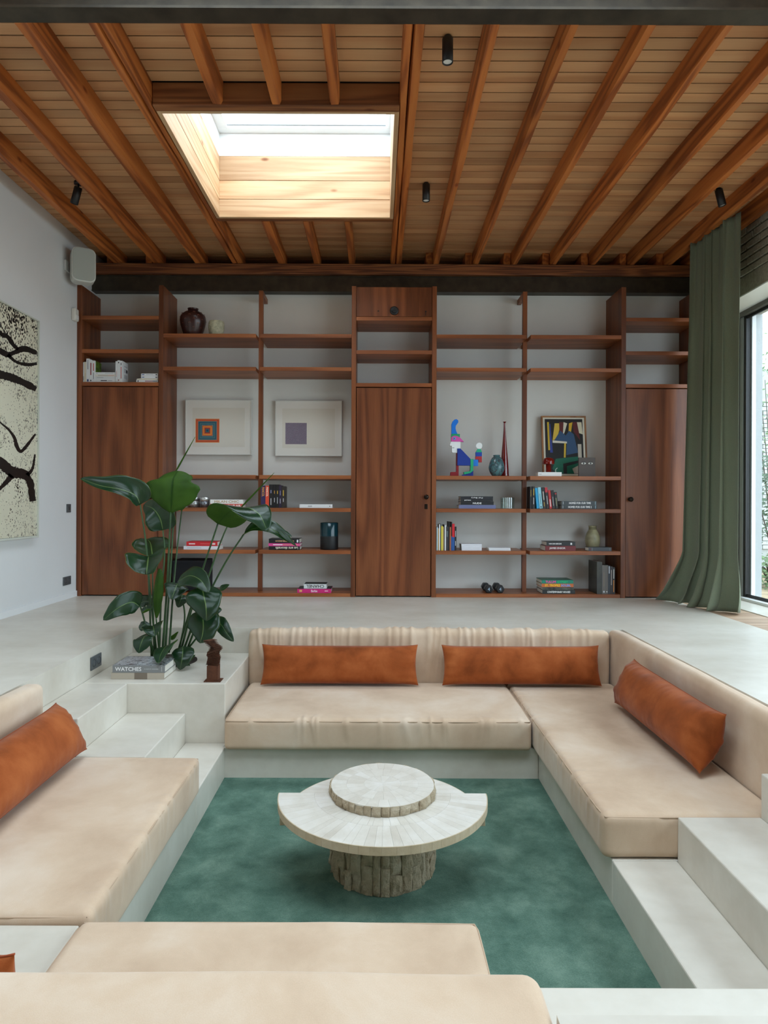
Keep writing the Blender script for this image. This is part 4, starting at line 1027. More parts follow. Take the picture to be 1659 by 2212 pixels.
# --- left narrow bay, white paperbacks
WH = (226, 228, 228); u = lambda x: 165 + x / 8.295
gk = 'white paperbacks on the left top shelf'
xx = -2.948
for lab, t, h, c, mk in (('thin white paperback at the far left end of the top left row', .011, .200, WH, [(.3, .2, .3, (90, 90, 90))]), ('cream paperback second from the left end of the top left row', .019, .203, (222, 214, 192), [(.2, .3, .2, (190, 180, 150))]),
                         ('tallest white paperback with a blue mark in the top left row', .031, .236, WH, [(-.25, .4, .25, (140, 145, 150)), (.42, .1, .5, (50, 70, 120))]), ('white paperback with red spine lettering left of the green covered book', .026, .222, WH, [(-.1, .55, .35, (150, 50, 50)), (.42, .06, .4, (40, 40, 45))]),
                         ('white paperback with a green picture cover', .026, .217, WH, [(-.2, .35, .3, (190, 80, 80)), (.2, .3, .25, (140, 140, 145))])):
    bk = book(lab, 0, 0, t, n1, .16, c, True, h, x=xx, soft=True, marks=mk, group=gk)
    if 'green picture' in lab:
        boxes('cover_print', [(-h / 2, h / 2, .02, .155, t, t + .0006)], plain('green_photo', rgb(84, 110, 30), .5, var=.9, vscale=45), bk)
    xx += t + .0012
z = n1
for lab, a, b, t, c, mk in (('thick white book at the bottom of the middle white stack', 316, 688, .037, WH, [(-.05, .3, .25, (80, 82, 86)), (.25, .2, .2, (180, 182, 186))]), ('white paperback second from the bottom of the middle white stack', 304, 688, .020, (216, 218, 218), [(-.2, .3, .2, (150, 150, 152))]),
                            ('pale paperback with red lettering third in the middle white stack', 325, 685, .021, (224, 220, 208), [(-.1, .5, .2, (150, 145, 140)), (.3, .3, .2, (200, 130, 120))]), ('white paperback on top of the middle white stack', 320, 685, .021, WH, [(.2, .4, .2, (170, 172, 176)), (-.4, .08, .2, (150, 150, 150))])):
    book(lab, u(a), u(b), t, z, .14, c, soft=True, marks=mk, group=gk, yf=YF + .004); z += t + .0008
xx = PX(u(692), YF)
for lab, t, h, c, mk in (('narrow white paperback right after the middle white stack', .018, .211, WH, [(.1, .3, .2, (200, 140, 140))]), ('white paperback between two others right of the middle stack', .023, .220, WH, [(-.4, .06, .5, (60, 60, 65)), (.4, .06, .4, (150, 90, 90))]), ('white paperback with red title and text on its cover', .024, .216, WH, [(.05, .55, .3, (190, 90, 90)), (-.35, .12, .3, (90, 90, 95))])):
    bk = book(lab, 0, 0, t, n1, .155, c, True, h, x=xx, soft=True, marks=mk, group=gk); xx += t + .0012
boxes('cover_print', [(-.07, -.055, .05, .13, t, t + .0005), (-.04, .0, .05, .13, t, t + .0005), (.02, .06, .05, .13, t, t + .0005)], flat(190, 192, 196), bk); boxes('cover_photo', [(-.035, -.005, .10, .135, t + .0005, t + .001)], flat(40, 36, 34), bk)
z = n1
for lab, a, t, c, mk in (('white paperback with black and red lettering at the bottom of the right white stack', 1065, .027, WH, [(.1, .4, .25, (150, 60, 60)), (.36, .2, .25, (40, 40, 44)), (-.42, .04, .6, (30, 30, 34))]), ('slim cream booklet second in the right white stack', 1080, .012, (214, 206, 184), []), ('white paperback with blue label third in the right white stack', 1150, .024, WH, [(-.38, .14, .3, (70, 100, 160)), (.4, .12, .3, (50, 50, 60))]), ('white paperback on top of the right white stack', 1150, .024, WH, [(-.38, .14, .3, (60, 90, 160)), (0, .4, .2, (170, 175, 180)), (.4, .1, .4, (40, 40, 44))])):
    book(lab, u(a), 340.4, t, z, .14, c, soft=True, marks=mk, group=gk); z += t + .0008
# --- bay 2
def vase(name, label, cx, y, z, prof, mat, cat='vase'):
    return tag(lathe(name, prof, mat, None, (PX(cx, y), y, z + .0005), 48), label, cat)
def spline_prof(pts, n=30): return [(max(0, q.x), q.y) for q in smooth_curve([Vector((r, z, 0)) for r, z in pts], n)]
def hollow(pr, th=.005, depth=.04): 
    r, zt = pr[-1]; return [(0, 0)] + pr + [(r - th, zt), (r - th, zt - depth), (0, zt - depth)]
dv = vase('round_vase', 'dark brown round shouldered vase with small relief marks', 415.5, 6.74, w1, hollow(spline_prof([(.078, 0), (.105, .07), (.130, .165), (.122, .225), (.082, .263), (.052, .272), (.052, .298), (.056, .302)])), plain('dark_brown_glaze', rgb(58, 30, 26), .28))
mm = flat(128, 72, 52, .5); bm = bmesh.new(); pr = spline_prof([(.078, 0), (.105, .07), (.130, .165), (.122, .225), (.082, .263)])
c = [Vector((.011 * math.cos(a), 0, .011 * math.sin(a))) for a in [R(20 + 140 * i / 8) for i in range(9)]]; add_tube(bm, c, .0026, 5); arc = mesh_of(bm, 'relief_mark')
for row, zz in enumerate((.045, .085, .125, .165, .205, .238)):
    r = min(pr, key=lambda q: abs(q[1] - zz))[0]
    for k in range(9):
        a = R(k * 40 + (row % 2) * 20); o = new_obj('relief_mark', arc, mm, dv, (r * math.sin(a), -r * math.cos(a), zz)); o.rotation_euler = (0, 0, a)
vase('stone_cup_vase', 'small mottled pale stone cup beside the dark vase', 466, 6.72, w1, hollow(spline_prof([(.050, 0), (.068, .03), (.080, .09), (.080, .14), (.072, .166)]), .007, .05), plain('mottled_stoneware', rgb(176, 172, 144), .75, var=.35, vscale=30, bump=.5))
def print_frame(label, u0, u1, v0, v1, su0, su1, sv0, sv1, kind):
    y = 6.962; a, b = P(u0, v1, y), P(u1, v0, y)
    o = tag(empty('framed_print', ((a.x + b.x) / 2, 6.97, a.z)), label, 'picture', 'white framed prints in the bookcase'); W, H = b.x - a.x, b.z - a.z
    boxes('mount', [(-W / 2 + .008, W / 2 - .008, -.01, .02, .008, H - .008)], flat(232, 230, 222, .35), o)
    for q in ((-W / 2, W / 2, 0, .008), (-W / 2, W / 2, H - .008, H), (-W / 2, -W / 2 + .008, .008, H - .008), (W / 2 - .008, W / 2, .008, H - .008)):
        boxes('frame_edge', [(q[0], q[1], -.018, .024, q[2], q[3])], flat(214, 214, 208, .3), o, .001)
    boxes('sheet', [(-W / 2 + .075, W / 2 - .075, -.011, -.0102, .085, H - .085)], flat(224, 220, 208, .6), o)
    s0, s1 = P(su0, sv1, y), P(su1, sv0, y); cx = (s0.x + s1.x) / 2 - o.location.x; cz = (s0.z + s1.z) / 2 - o.location.z; h = (s1.x - s0.x) / 2
    if kind == 'squares':
        cols = [(228, 128, 60), (190, 70, 50), (226, 110, 60), (70, 120, 124), (50, 84, 110), (80, 130, 130), (60, 96, 116), (90, 134, 130), (216, 90, 50), (240, 160, 60), (220, 100, 54), (150, 50, 60), (70, 120, 110), (40, 60, 110)]
        for i, c in enumerate(cols):
            q = h * (1 - i / len(cols)); boxes('printed_square', [(cx - q, cx + q, -.0113 - .0003 * i, -.0111 - .0003 * i, cz - q, cz + q)], flat(*c, .7), o)
    else:
        boxes('printed_square', [(cx - h, cx + h, -.0115, -.0112, cz - h, cz + h)], flat(62, 50, 78, .7), o)
        bm = bmesh.new()
        for i in range(-17, 18):
            c0 = i * h / 9; w = h * .018; pts = []
            # 45 degree hairlines clipped to the square
            x0 = max(-h, -h - c0); x1 = min(h, h - c0)
            if x1 - x0 < .004: continue
            vs = [bm.verts.new((cx + xq, -.0118, cz + xq + c0 + dz)) for xq, dz in ((x0, -w), (x1, -w), (x1, w), (x0, w))]; bm.faces.new(vs)
        new_obj('printed_lines', mesh_of(bm, 'printed_lines'), flat(200, 190, 205, .7), o)
print_frame('white framed print of concentric orange and teal squares', 400, 543.5, 865, 984, 422, 473.5, 906, 957.5, 'squares')
print_frame('white framed print with a dark violet square of fine diagonal lines', 594, 738, 866, 986, 616, 662, 914, 960.5, 'lines')
# shelf w4 of bay 2 and 3
def tin(label, u0, u1, h, mats, y, ridge=False):
    r = (u1 - u0) / 2 * y / FPX; o = tag(empty('silver_jar', (PX((u0 + u1) / 2, y), y, w4 + .0005)), label, 'jar', 'silver jars')
    pr = [(0, 0), (r, 0), (r, h * .58), (r * .97, h * .6)] ; lathe('bowl', pr + [(0, h * .6)], mats[0], o, seg=32); lathe('lid', [(0, h * .605), (r, h * .605), (r * 1.01, h * .97), (r * .98, h), (0, h)], mats[1], o, seg=32)
CH = plain('chrome', rgb(226, 229, 230), .28, .9); CH2 = plain('pebbled_mirror', rgb(176, 178, 174), .3, .8, var=.6, vscale=70, bump=1.0, bscale=60)
tin('wide silver jar with pebbled lower half beside the white book', 406, 432, .107, (CH2, CH), 6.68); tin('silver lidded jar next to the white and red books', 433, 452, .103, (plain('brushed_silver', rgb(150, 154, 164), .3, .9), CH), 6.64)
book('coral red hardback with white title under a white one', 454, 525, .038, w4, .2, (214, 84, 72), title='MARRAKECH FLAIR', tcol=(250, 240, 236), tw=.86, th=.55)
book('white hardback with tan title on top of the coral red one', 454, 525, .042, w4 + .039, .2, (236, 234, 230), title='MILAN CHIC', tcol=(186, 150, 104), tw=.74, th=.55)
gb = 'dark paperbacks beside the bookcase post'; yq = 6.76
xx = -1.168
for lab, t, h, c, ti, tc in (('purple paperback with gold lettering at the left of its row', .045, .222, (52, 40, 84), 'PANCOL', (214, 150, 70)), ('orange red paperback second in its row', .035, .222, (226, 76, 48), 'PANCOL', (250, 224, 200)), ('black paperback third in its row', .038, .234, (24, 22, 24), None, None), ('black paperback with yellow and white lettering in the middle of its row', .030, .234, (22, 20, 22), None, None), ('tall black paperback left of the purple topped one', .028, .234, (26, 24, 24), None, None), ('black paperback with a purple top', .026, .226, (44, 32, 56), None, None), ('brown black picture paperback at the right end of its row', .034, .217, (50, 42, 38), None, None)):
    book(lab, 0, 0, t, w4, .14, c, True, h, x=xx, soft=True, yf=YF + .02, title=ti, tcol=tc or (0, 0, 0), tw=.42, th=.55, tx=-.22, group=gb, marks=None if ti else [(-.28 + (t * 997 % .2), .12 + (h * 331 % .16), .22, ((206, 150, 70), (214, 176, 60), (150, 150, 190))[int(t * 1000) % 3]), (.14 + (t * 773 % .12), .16 + (t * 519 % .14), .18, (205, 205, 210))]); xx += t + .001
book('single white hardback lying flat on the shelf left of the middle door', 647, 718, .036, w4, .2, (228, 230, 230), title='ooo', tcol=(120, 122, 126), tw=.12, th=.3, tx=-.18, marks=[(.42, .02, .3, (40, 40, 44))])
# shelf w5
book('white hardback under the red one behind the plant', 397, 473, .034, w5, .2, (226, 226, 232), marks=[(-.2, .4, .15, (170, 172, 180))])
book('bright red hardback on top of the white one behind the plant', 403, 470, .044, w5 + .035, .2, (200, 30, 40), marks=[(-.32, .2, .25, (244, 220, 220)), (.38, .1, .4, (240, 210, 210)), (.1, .3, .1, (226, 120, 120))])
gs = 'stack of three dark and pink books'
book('black hardback with upside down white title at the bottom of the pink stack', 581, 648, .036, w5, .22, (20, 20, 22), title='Les arts décoratifs', tw=.72, th=.62, tx=.08, flip=True, tcol=(240, 236, 214), group=gs)
book('pink paperback between two black hardbacks', 580, 648, .028, w5 + .037, .22, (222, 76, 146), marks=[(.2, .5, .2, (226, 160, 110)), (-.2, .3, .3, (250, 230, 240))], group=gs)
book('black hardback on top of the pink paperback', 581, 647, .044, w5 + .066, .22, (24, 24, 28), title='HENRI CARTIER-BRESSON', tw=.6, th=.35, tx=.02, flip=True, tcol=(190, 150, 110), group=gs, marks=[(.44, .05, .6, (230, 232, 236))])
cv = vase('cylinder_vase', 'glossy dark teal and black cylinder vase', 711.5, 6.68, w5, [(0, 0), (.088, 0), (.091, .005), (.091, .135), (.091, .137), (.091, .268), (.088, .272), (.083, .268), (.083, .18), (0, .18)], [plain('black_satin_glaze', rgb(24, 26, 28), .5), plain('teal_glaze', rgb(18, 52, 60), .12)])
for p in cv.data.polygons: p.material_index = 1 if p.center.z > .136 else 0
# bottom shelf
bx = tag(empty('subwoofer', (-1.90, 6.78, w6)), 'matte black subwoofer box half hidden by the plant', 'speaker'); boxes('cabinet', [(-.165, .165, -.16, .16, .012, .315)], 'black_matte', bx, .006); boxes('grille', [(-.15, .15, -.166, -.1605, .03, .30)], plain('speaker_cloth', rgb(16, 16, 20), .95), bx, .001)
for sx in (-1, 1):
    for sy_ in (-1, 1): lathe('foot', [(0, 0), (.018, 0), (.018, .012), (0, .012)], 'black', bx, (sx * .13, sy_ * .13, .0005), 12)
book('magenta pink hardback with script title on the bottom shelf', 643, 716, .040, w6, .24, (206, 40, 118), title='Barbie', tcol=(250, 226, 240), tw=.18, th=.6, top=(26, 24, 26), marks=[(-.40, .08, .55, (230, 170, 110)), (.36, .1, .2, (240, 200, 220))])
book('white boxed book with black upside down capitals on the pink hardback', 657, 706, .044, w6 + .0415, .18, (222, 226, 226), title='CHANEL', tcol=(20, 20, 22), tw=.78, th=.66, flip=True, yf=YF + .02, top=(34, 34, 36))
# --- bay 5: figure sculpture, vases
def figure():
    s = 6.66 / FPX / 8.73; x0, zb = 600, 1272; y = 6.66
    o = tag(empty('figure_sculpture', (PX(930 + 600 / 8.73, y), y, w3 + .0005)), 'bright multicoloured wooden figure in profile with a curved blue hat', 'sculpture')
    def pc(n, pts, c, y0=-.02, y1=.02): return prism(n, [((a - x0) * s, (zb - b) * s) for a, b in pts], y0, y1, flat(*c, .4), o, bevel=.0008)
    hat = [(388, 480), (388, 300), (410, 240), (440, 210), (480, 200), (512, 222), (514, 260), (490, 295), (468, 325), (462, 370), (475, 425), (500, 478)]
    pc('hat', hat, (10, 120, 226)); pc('hat_band', [(385, 479), (544, 479), (544, 545), (385, 545)], (20, 160, 104), -.024, .024)
    pc('mask', [(385, 622), (385, 545), (410, 522), (450, 512), (500, 522), (545, 548), (618, 626)], (214, 84, 170), -.028, .028)
    e_ = lathe('eye', [(0, .006), (.012, .005), (.015, 0)], flat(120, 160, 220, .3), o, seg=20); e_.rotation_euler = (R(90), 0, 0); e_.location = ((440 - x0) * s, -.028, (zb - 568) * s)
    e2 = lathe('pupil', [(0, .008), (.004, .0075), (.005, .004)], flat(20, 30, 60, .3), o, seg=14); e2.rotation_euler = (R(90), 0, 0); e2.location = ((440 - x0) * s, -.028, (zb - 568) * s)
    pc('head', [(378, 624), (556, 624), (556, 752), (494, 752), (494, 832), (410, 832), (394, 816), (394, 702), (356, 700), (360, 670)], (240, 244, 244))
    boxes('mouth', [((398 - x0) * s, (440 - x0) * s, -.0208, -.02, (zb - 746) * s, (zb - 738) * s)], flat(40, 60, 60), o)
    pc('torso', [(497, 756), (556, 756), (744, 950), (744, 1072), (497, 1072)], (16, 54, 150), -.03, .03); pc('back_rod', [(478, 840), (496, 840), (496, 1072), (478, 1072)], (110, 20, 30))
    pc('arm', [(797, 960), (890, 960), (890, 1080), (797, 1080)], (26, 124, 224)); pc('green_leg', [(744, 952), (796, 952), (796, 1166), (740, 1215), (625, 1242), (622, 1195), (735, 1182), (744, 1160)], (24, 172, 118), -.034, .034)
    pc('blue_shoe', [(588, 1270), (590, 1246), (700, 1226), (800, 1162), (800, 1270)], (16, 54, 150)); pc('red_leg', [(480, 1073), (524, 1073), (524, 1270), (310, 1270), (368, 1260), (370, 1205), (380, 1196), (470, 1192), (480, 1180)], (140, 20, 30))
    pc('figurine_base', [(842, 900), (960, 900), (960, 1010), (900, 1010), (900, 958), (842, 958)], (176, 40, 44)); pc('figurine_body', [(844, 822), (960, 822), (960, 899), (844, 899)], (20, 70, 170)); pc('figurine_neck', [(880, 762), (938, 762), (962, 821), (846, 821)], (24, 172, 128))
    pc('figurine_head', [(910 + 60 * math.cos(R(k * 15)), 700 + 60 * math.sin(R(k * 15))) for k in range(24)], (240, 244, 244), -.012, .012)
figure()
def tealmat():
    t = NT('teal_glass'); n = t.noise(t.scaled(t.pos(), (26, 26, 16)), 1.0, 2, .5, 2.5)
    t.set('Base Color', t.ramp(n, [(.0, rgb(70, 112, 118)), (.47, rgb(76, 118, 122)), (.495, rgb(70, 40, 44)), (.53, rgb(70, 40, 44)), (.55, rgb(64, 100, 108)), (1, rgb(90, 132, 134))])); t.set('Roughness', .2); return t.m
vase('egg_vase', 'squat teal glass vase with dark veins', 1072.3, 6.62, w3, hollow(spline_prof([(.042, 0), (.068, .04), (.079, .085), (.068, .14), (.048, .182), (.034, .195), (.032, .205), (.036, .212)]), .004, .03), tealmat())
rg = NT('red_glass'); rg.set('Base Color', rgb(110, 14, 18)); rg.set('Roughness', .06); rg.set('Specular IOR Level', .8); rg.set('Coat Weight', .5)
vase('bottle_vase', 'tall slender dark red glass bottle vase', 1089.3, 6.76, w3, spline_prof([(.0, 0), (.044, .001), (.045, .04), (.040, .12), (.030, .24), (.018, .38), (.010, .49), (.0085, .54), (.010, .556), (.020, .566)], 60) + [(.016, .566), (.0075, .55), (.0, .545)], rg.m)
# shelf w4 bay 5
gp = 'art book stack beside the ribbed glass'
z = w4
for lab, a, b, t, c, ti, kw in (('periwinkle blue box book at the bottom of the black stack', 991.5, 1071, .036, (112, 118, 158), None, {}), ('black hardback with spaced white capitals above the blue box', 995, 1066.5, .034, (22, 23, 28), 'NUDE', dict(tw=.26, th=.5)), ('black hardback with small white title second from the top of its stack', 995, 1065, .024, (26, 27, 32), 'pol bury', dict(tw=.2, th=.55, tx=-.28)), ('black hardback with upside down white title on top of its stack', 995, 1065, .026, (30, 31, 36), 'Pol Bury', dict(tw=.36, th=.55, flip=True))):
    book(lab, a, b, t, z, .2, c, title=ti, group=gp, **kw); z += t + .0008
def ribbed():
    y = 6.66; o = tag(empty('ribbed_glass', (PX(1096, y), y, w4 + .0005)), 'clear ribbed glass tumbler on the shelf', 'glass'); bm = bmesh.new(); n = 72; h = .112; G = []
    for rr, z in ((.066, 0), (.068, h), (.064, h), (.062, .008)):
        G.append([bm.verts.new(((rr + (.002 if k % 3 == 0 else 0) * (1 if rr > .065 else 0)) * math.cos(6.2832 * k / n), (rr + (.002 if k % 3 == 0 else 0)) * math.sin(6.2832 * k / n), z)) for k in range(n)])
    for i in range(3):
        for k in range(n): bm.faces.new((G[i][k], G[i][(k + 1) % n], G[i + 1][(k + 1) % n], G[i + 1][k]))
    bm.faces.new(G[0][::-1]); bm.faces.new(G[3])
    t = NT('clear_ribbed_glass'); tr = t.node('ShaderNodeBsdfTransparent', {'Color': (.86, .9, .88, 1)}); gl = t.node('ShaderNodeBsdfGlossy', {'Roughness': .08})
    mx = t.node('ShaderNodeMixShader', {0: .10, 1: tr.outputs[0], 2: gl.outputs[0]}); t.t.links.new(mx.outputs[0], t.out.inputs[0])
    new_obj('bowl', mesh_of(bm, 'bowl'), t.m, o)
ribbed()
# shelf w5 bay 5: thin upright books
xx = .588; gt = 'thin upright books by the middle door'
for lab, t, h, c in (('thin black book touching the upright at the left of the thin row', .006, .236, (24, 24, 26)), ('pale blue thin book second in the thin row', .013, .234, (190, 214, 222)), ('tan thin book third in the thin row', .010, .220, (190, 156, 100)), ('white thin book fourth in the thin row', .011, .262, (224, 226, 226)), ('black thin book left of the yellow one', .008, .266, (26, 26, 28)), ('yellow book in the thin row', .018, .244, (222, 208, 80)), ('tan slim book right of the yellow one', .008, .234, (180, 150, 104)), ('black slim book behind the second white one', .007, .258, (28, 28, 30)), ('white slim book in the middle of the thin row', .013, .253, (226, 228, 228)), ('dark grey book in the thin row', .023, .236, (52, 50, 54)), ('tallest black book of the thin row', .012, .290, (18, 18, 20)), ('orange brown slim book in the thin row', .013, .234, (170, 98, 62)), ('black slim book left of the red and blue one', .010, .286, (20, 20, 22)), ('red and blue book near the right of the thin row', .024, .267, (206, 34, 44)), ('black book with white lettering at the right end of the thin row', .018, .238, (26, 26, 30))):
    mk = None
    if 'red and blue' in lab: mk = [(.25, .5, 1.0, (34, 84, 150))]
    if 'lettering' in lab: mk = [(-.2, .25, .3, (200, 204, 210)), (.2, .2, .3, (200, 204, 210))]
    if lab.startswith('dark grey'): mk = [(-.2, .25, .6, (92, 104, 104))]
    book(lab, 0, 0, t, w5, .16, c, True, h, x=xx, soft=True, marks=mk, group=gt); xx += t + .0008
z = w5
for i, lab in enumerate(('white magazine at the bottom of the left white pile', 'white magazine second in the left white pile', 'white magazine third in the left white pile', 'white magazine on top of the left white pile')):
    book(lab, 998 - i * .3, 1041, .0155, z, .17, (224, 226, 232), soft=True, group='white magazines', cat='magazine', name='magazine'); z += .0163
book('lower of the two white booklets right of the white pile', 1057, 1103.5, .013, w5, .16, (226, 228, 232), soft=True, group='white booklets', cat='magazine', name='magazine'); book('upper white booklet with grey print right of the white pile', 1056, 1103, .013, w5 + .0138, .16, (228, 230, 234), soft=True, group='white booklets', cat='magazine', name='magazine')
# dumbbells
def dumbbell(label, uc):
    o = tag(empty('hex_dumbbell', (PX(uc, 6.63), 6.63, w6 + .0005)), label, 'dumbbell', 'hex dumbbells'); r = .0445; hz = r * math.cos(R(30))
    hexa = [(r * math.cos(R(60 * k)), hz + r * math.sin(R(60 * k))) for k in range(6)]; rub = plain('black_rubber', rgb(20, 20, 22), .45)
    f = prism('head', hexa, -.012, .062, rub, o, bevel=.007); prism('head', hexa, .165, .24, rub, o, bevel=.007); tube('handle', [(0, .06, hz), (0, .17, hz)], .013, CH, o, 12)
    lettering(f, '4', 0, hz, .022, .034, flat(180, 205, 225), y=-.0127, name='weight_number')
dumbbell('left one of two black hexagonal dumbbells', 1056.3); dumbbell('right one of two black hexagonal dumbbells', 1081)
# --- bay 6
def poster():
    o = tag(empty('framed_poster', (PX(1218.5, 6.9), 6.86, w3 + .001)), 'oak framed abstract poster in black, blue and green leaning on the shelf', 'picture'); o.rotation_euler = (R(-7.5), 0, 0)
    W, H = .470, .655; fm = wood('oak_frame', rgb(120, 76, 40), rgb(164, 110, 64), rgb(180, 128, 80), 'z', 20, 1, 8)
    for q in ((-W / 2, W / 2, 0, .016), (-W / 2, W / 2, H - .016, H), (-W / 2, -W / 2 + .016, .016, H - .016), (W / 2 - .016, W / 2, .016, H - .016)): boxes('frame_edge', [(q[0], q[1], -.012, .014, q[2], q[3])], fm, o, .001)
    boxes('mount', [(-W / 2 + .016, W / 2 - .016, -.004, .010, .016, H - .016)], flat(226, 222, 204, .5), o); boxes('print_ground', [(-W / 2 + .036, W / 2 - .036, -.0046, -.0041, .036, H - .032)], flat(26, 25, 24, .6), o)
    def sh(pts, c, k): prism('printed_shape', [(-W / 2 + W * a, H * b) for a, b in pts], -.0048 - .0002 * k, -.0047 - .0002 * k, flat(*c, .6), o)
    sh([(.13, .90), (.17, .90), (.18, .44), (.14, .44)], (214, 180, 40), 1); sh([(.18, .87), (.20, .87), (.24, .40), (.18, .40)], (52, 70, 150), 1)
    sh([(.30, .88), (.44, .88), (.34, .62), (.24, .60)], (222, 190, 70), 1); sh([(.40, .90), (.50, .90), (.48, .66), (.40, .72)], (96, 30, 30), 2); sh([(.50, .90), (.58, .88), (.52, .74), (.47, .66)], (226, 222, 200), 2)
    sh([(.62, .88), (.70, .90), (.66, .74), (.60, .70)], (222, 180, 40), 2); sh([(.70, .90), (.80, .90), (.86, .60), (.72, .74)], (96, 30, 30), 2); sh([(.80, .90), (.90, .90), (.92, .70), (.84, .72)], (224, 218, 190), 3)
    sh([(.28, .60), (.42, .76), (.54, .68), (.62, .76), (.72, .70), (.80, .40), (.54, .36), (.56, .58)], (50, 84, 122), 4); sh([(.24, .60), (.56, .58), (.56, .55), (.24, .56)], (226, 222, 206), 5); sh([(.50, .56), (.54, .56), (.52, .32), (.48, .32)], (222, 190, 60), 5)
    sh([(.30, .30), (.84, .34), (.84, .06), (.30, .06), (.22, .14)], (16, 110, 84), 4); sh([(.46, .22), (.84, .28), (.84, .24), (.54, .18), (.54, .06), (.46, .06)], (24, 24, 24), 5); sh([(.80, .54), (.88, .54), (.88, .06), (.80, .06)], (206, 200, 184), 6); sh([(.66, .14), (.82, .20), (.82, .06), (.70, .06)], (196, 186, 170), 6)
poster()
def mushroom_lamp():
    y = 6.72; o = tag(empty('mushroom_lamp', (PX(1184.5, y), y, w3 + .0005)), 'small glossy dark red mushroom lamp behind a white book', 'lamp'); m = plain('red_enamel', rgb(122, 26, 18), .12)
    lathe('stem', [(0, 0), (.034, 0), (.034, .004), (.028, .008), (.027, .13), (0, .13)], m, o, seg=32); lathe('shade', [(.059, .128), (.060, .150), (.056, .172), (.044, .188), (.025, .196), (0, .198)], m, o, seg=36)
    lathe('shade_inner', [(0, .131), (.058, .129)], flat(230, 210, 190), o, seg=30)
    tube('cable', smooth_curve([Vector((.03, .03, .012)), Vector((.075, .0, .02)), Vector((.07, -.01, .07)), Vector((.09, .0, .09))], 14), .0028, flat(230, 228, 222), o, 6)
mushroom_lamp()
book('white hardback lying in front of the red lamp', 1162, 1213, .040, w3, .12, (234, 234, 232), marks=[(-.4, .1, .3, (196, 196, 196))], yf=6.565)
eb = tag(boxes('eye_board', [(-.083, .083, -.012, .012, 0, .193)], flat(92, 84, 80, .6), None, .001, (PX(1267, 6.66), 6.66, w3 + .0005)), 'flat taupe board with two painted eyes', 'ornament')
for sx in (-1, 1):
    ex = sx * .035; ez = .134
    prism('eye_white', [(ex + .024 * math.cos(R(k * 20)), ez + .010 * math.sin(R(k * 20))) for k in range(18)], -.0135, -.012, flat(226, 224, 214), eb); prism('iris', [(ex + .009 * math.cos(R(k * 30)), ez + .0095 * math.sin(R(k * 30))) for k in range(12)], -.0145, -.0135, flat(22, 20, 20, .3), eb)
    prism('lid', [(ex - .032, ez - .008), (ex - .02, ez + .006), (ex, ez + .0125), (ex + .02, ez + .006), (ex + .034, ez - .010), (ex + .02, ez + .0105), (ex, ez + .018), (ex - .02, ez + .0105)], -.0150, -.0135, flat(24, 22, 22), eb)
# leaning books
gl_ = 'leaning paperbacks beside the two dark volumes'
xx = 1.528
for lab, t, h, c, mk in (('black paperback at the left end of the leaning row', .020, .222, (24, 24, 26), [(-.2, .3, .2, (190, 160, 60))]), ('black paperback with yellow and white title second in the leaning row', .024, .224, (28, 27, 28), [(-.25, .3, .25, (210, 180, 60)), (.15, .3, .2, (220, 220, 220))]), ('bright blue paperback in the leaning row', .024, .206, (30, 156, 206), None), ('pale blue paperback in the leaning row', .031, .213, (150, 208, 220), [(.05, .5, .2, (90, 130, 140)), (.42, .08, .3, (30, 60, 80))]), ('black paperback right of the pale blue one', .030, .214, (34, 30, 30), [(-.1, .4, .25, (210, 206, 200)), (.3, .2, .2, (200, 160, 60))]), ('black paperback with a red top in the leaning row', .026, .213, (36, 28, 30), [(-.38, .24, 1.0, (190, 50, 60)), (.1, .4, .2, (210, 210, 210))]), ('red paperback in the leaning row', .024, .186, (190, 40, 42), [(.2, .4, .3, (240, 230, 226))]), ('black paperback second from the right in the leaning row', .027, .184, (30, 28, 30), [(.1, .5, .25, (150, 150, 156))]), ('smallest black paperback at the right end of the leaning row', .026, .166, (24, 24, 26), [(-.4, .1, .6, (160, 50, 50)), (.1, .5, .2, (170, 170, 120))])):
    ln = 0 if xx < 1.56 else 5.5; book(lab, 0, 0, t, w4 + (.001 if not ln else .0015), .14, c, True, h, x=xx - h * .5 * math.sin(R(ln)) + (h * .5 * math.sin(R(ln)) * 0), soft=True, marks=mk, group=gl_, lean=-ln if False else ln * -1, yf=YF + .005)
    xx += t + (.0045 if ln else .0055) + (.014 if abs(xx - 1.5535) < .003 else 0)
gh = 'pair of dark architecture volumes'
book('lower dark slate volume of a matching pair', 1213, 1289.5, .039, w4, .22, (50, 58, 62), title='HOMES FOR OUR TIME 2', tw=.66, th=.52, tx=.02, group=gh, marks=[(-.46, .015, .7, (190, 194, 196)), (.46, .02, .8, (150, 176, 186))]); book('upper dark slate volume of a matching pair', 1213.5, 1289, .039, w4 + .0398, .22, (54, 62, 66), title='HOMES FOR OUR TIME', tw=.62, th=.52, tx=.02, group=gh, marks=[(-.46, .015, .7, (190, 194, 196)), (.46, .02, .8, (150, 176, 186))])
book('dark red hardback with white capitals under a black one', 1178, 1244, .050, w5, .22, (112, 28, 32), title='JAMES ENSOR', tw=.52, th=.42, tx=-.1); bb = book('black hardback with small white title on the dark red one', 1181, 1243, .040, w5 + .051, .22, (26, 27, 28), title='VAN DEN BERGHE', tw=.44, th=.28, tx=-.2, marks=[(.36, .06, .5, (226, 228, 230))])
vase('bottle_neck_vase', 'pale olive stoneware vase with a narrow flared neck', 1280.3, 6.80, w5, hollow(spline_prof([(.046, 0), (.062, .03), (.076, .09), (.068, .15), (.046, .195), (.036, .215), (.040, .240), (.043, .246)]), .004, .04), plain('olive_stoneware', rgb(158, 152, 120), .35, var=.28, vscale=14))
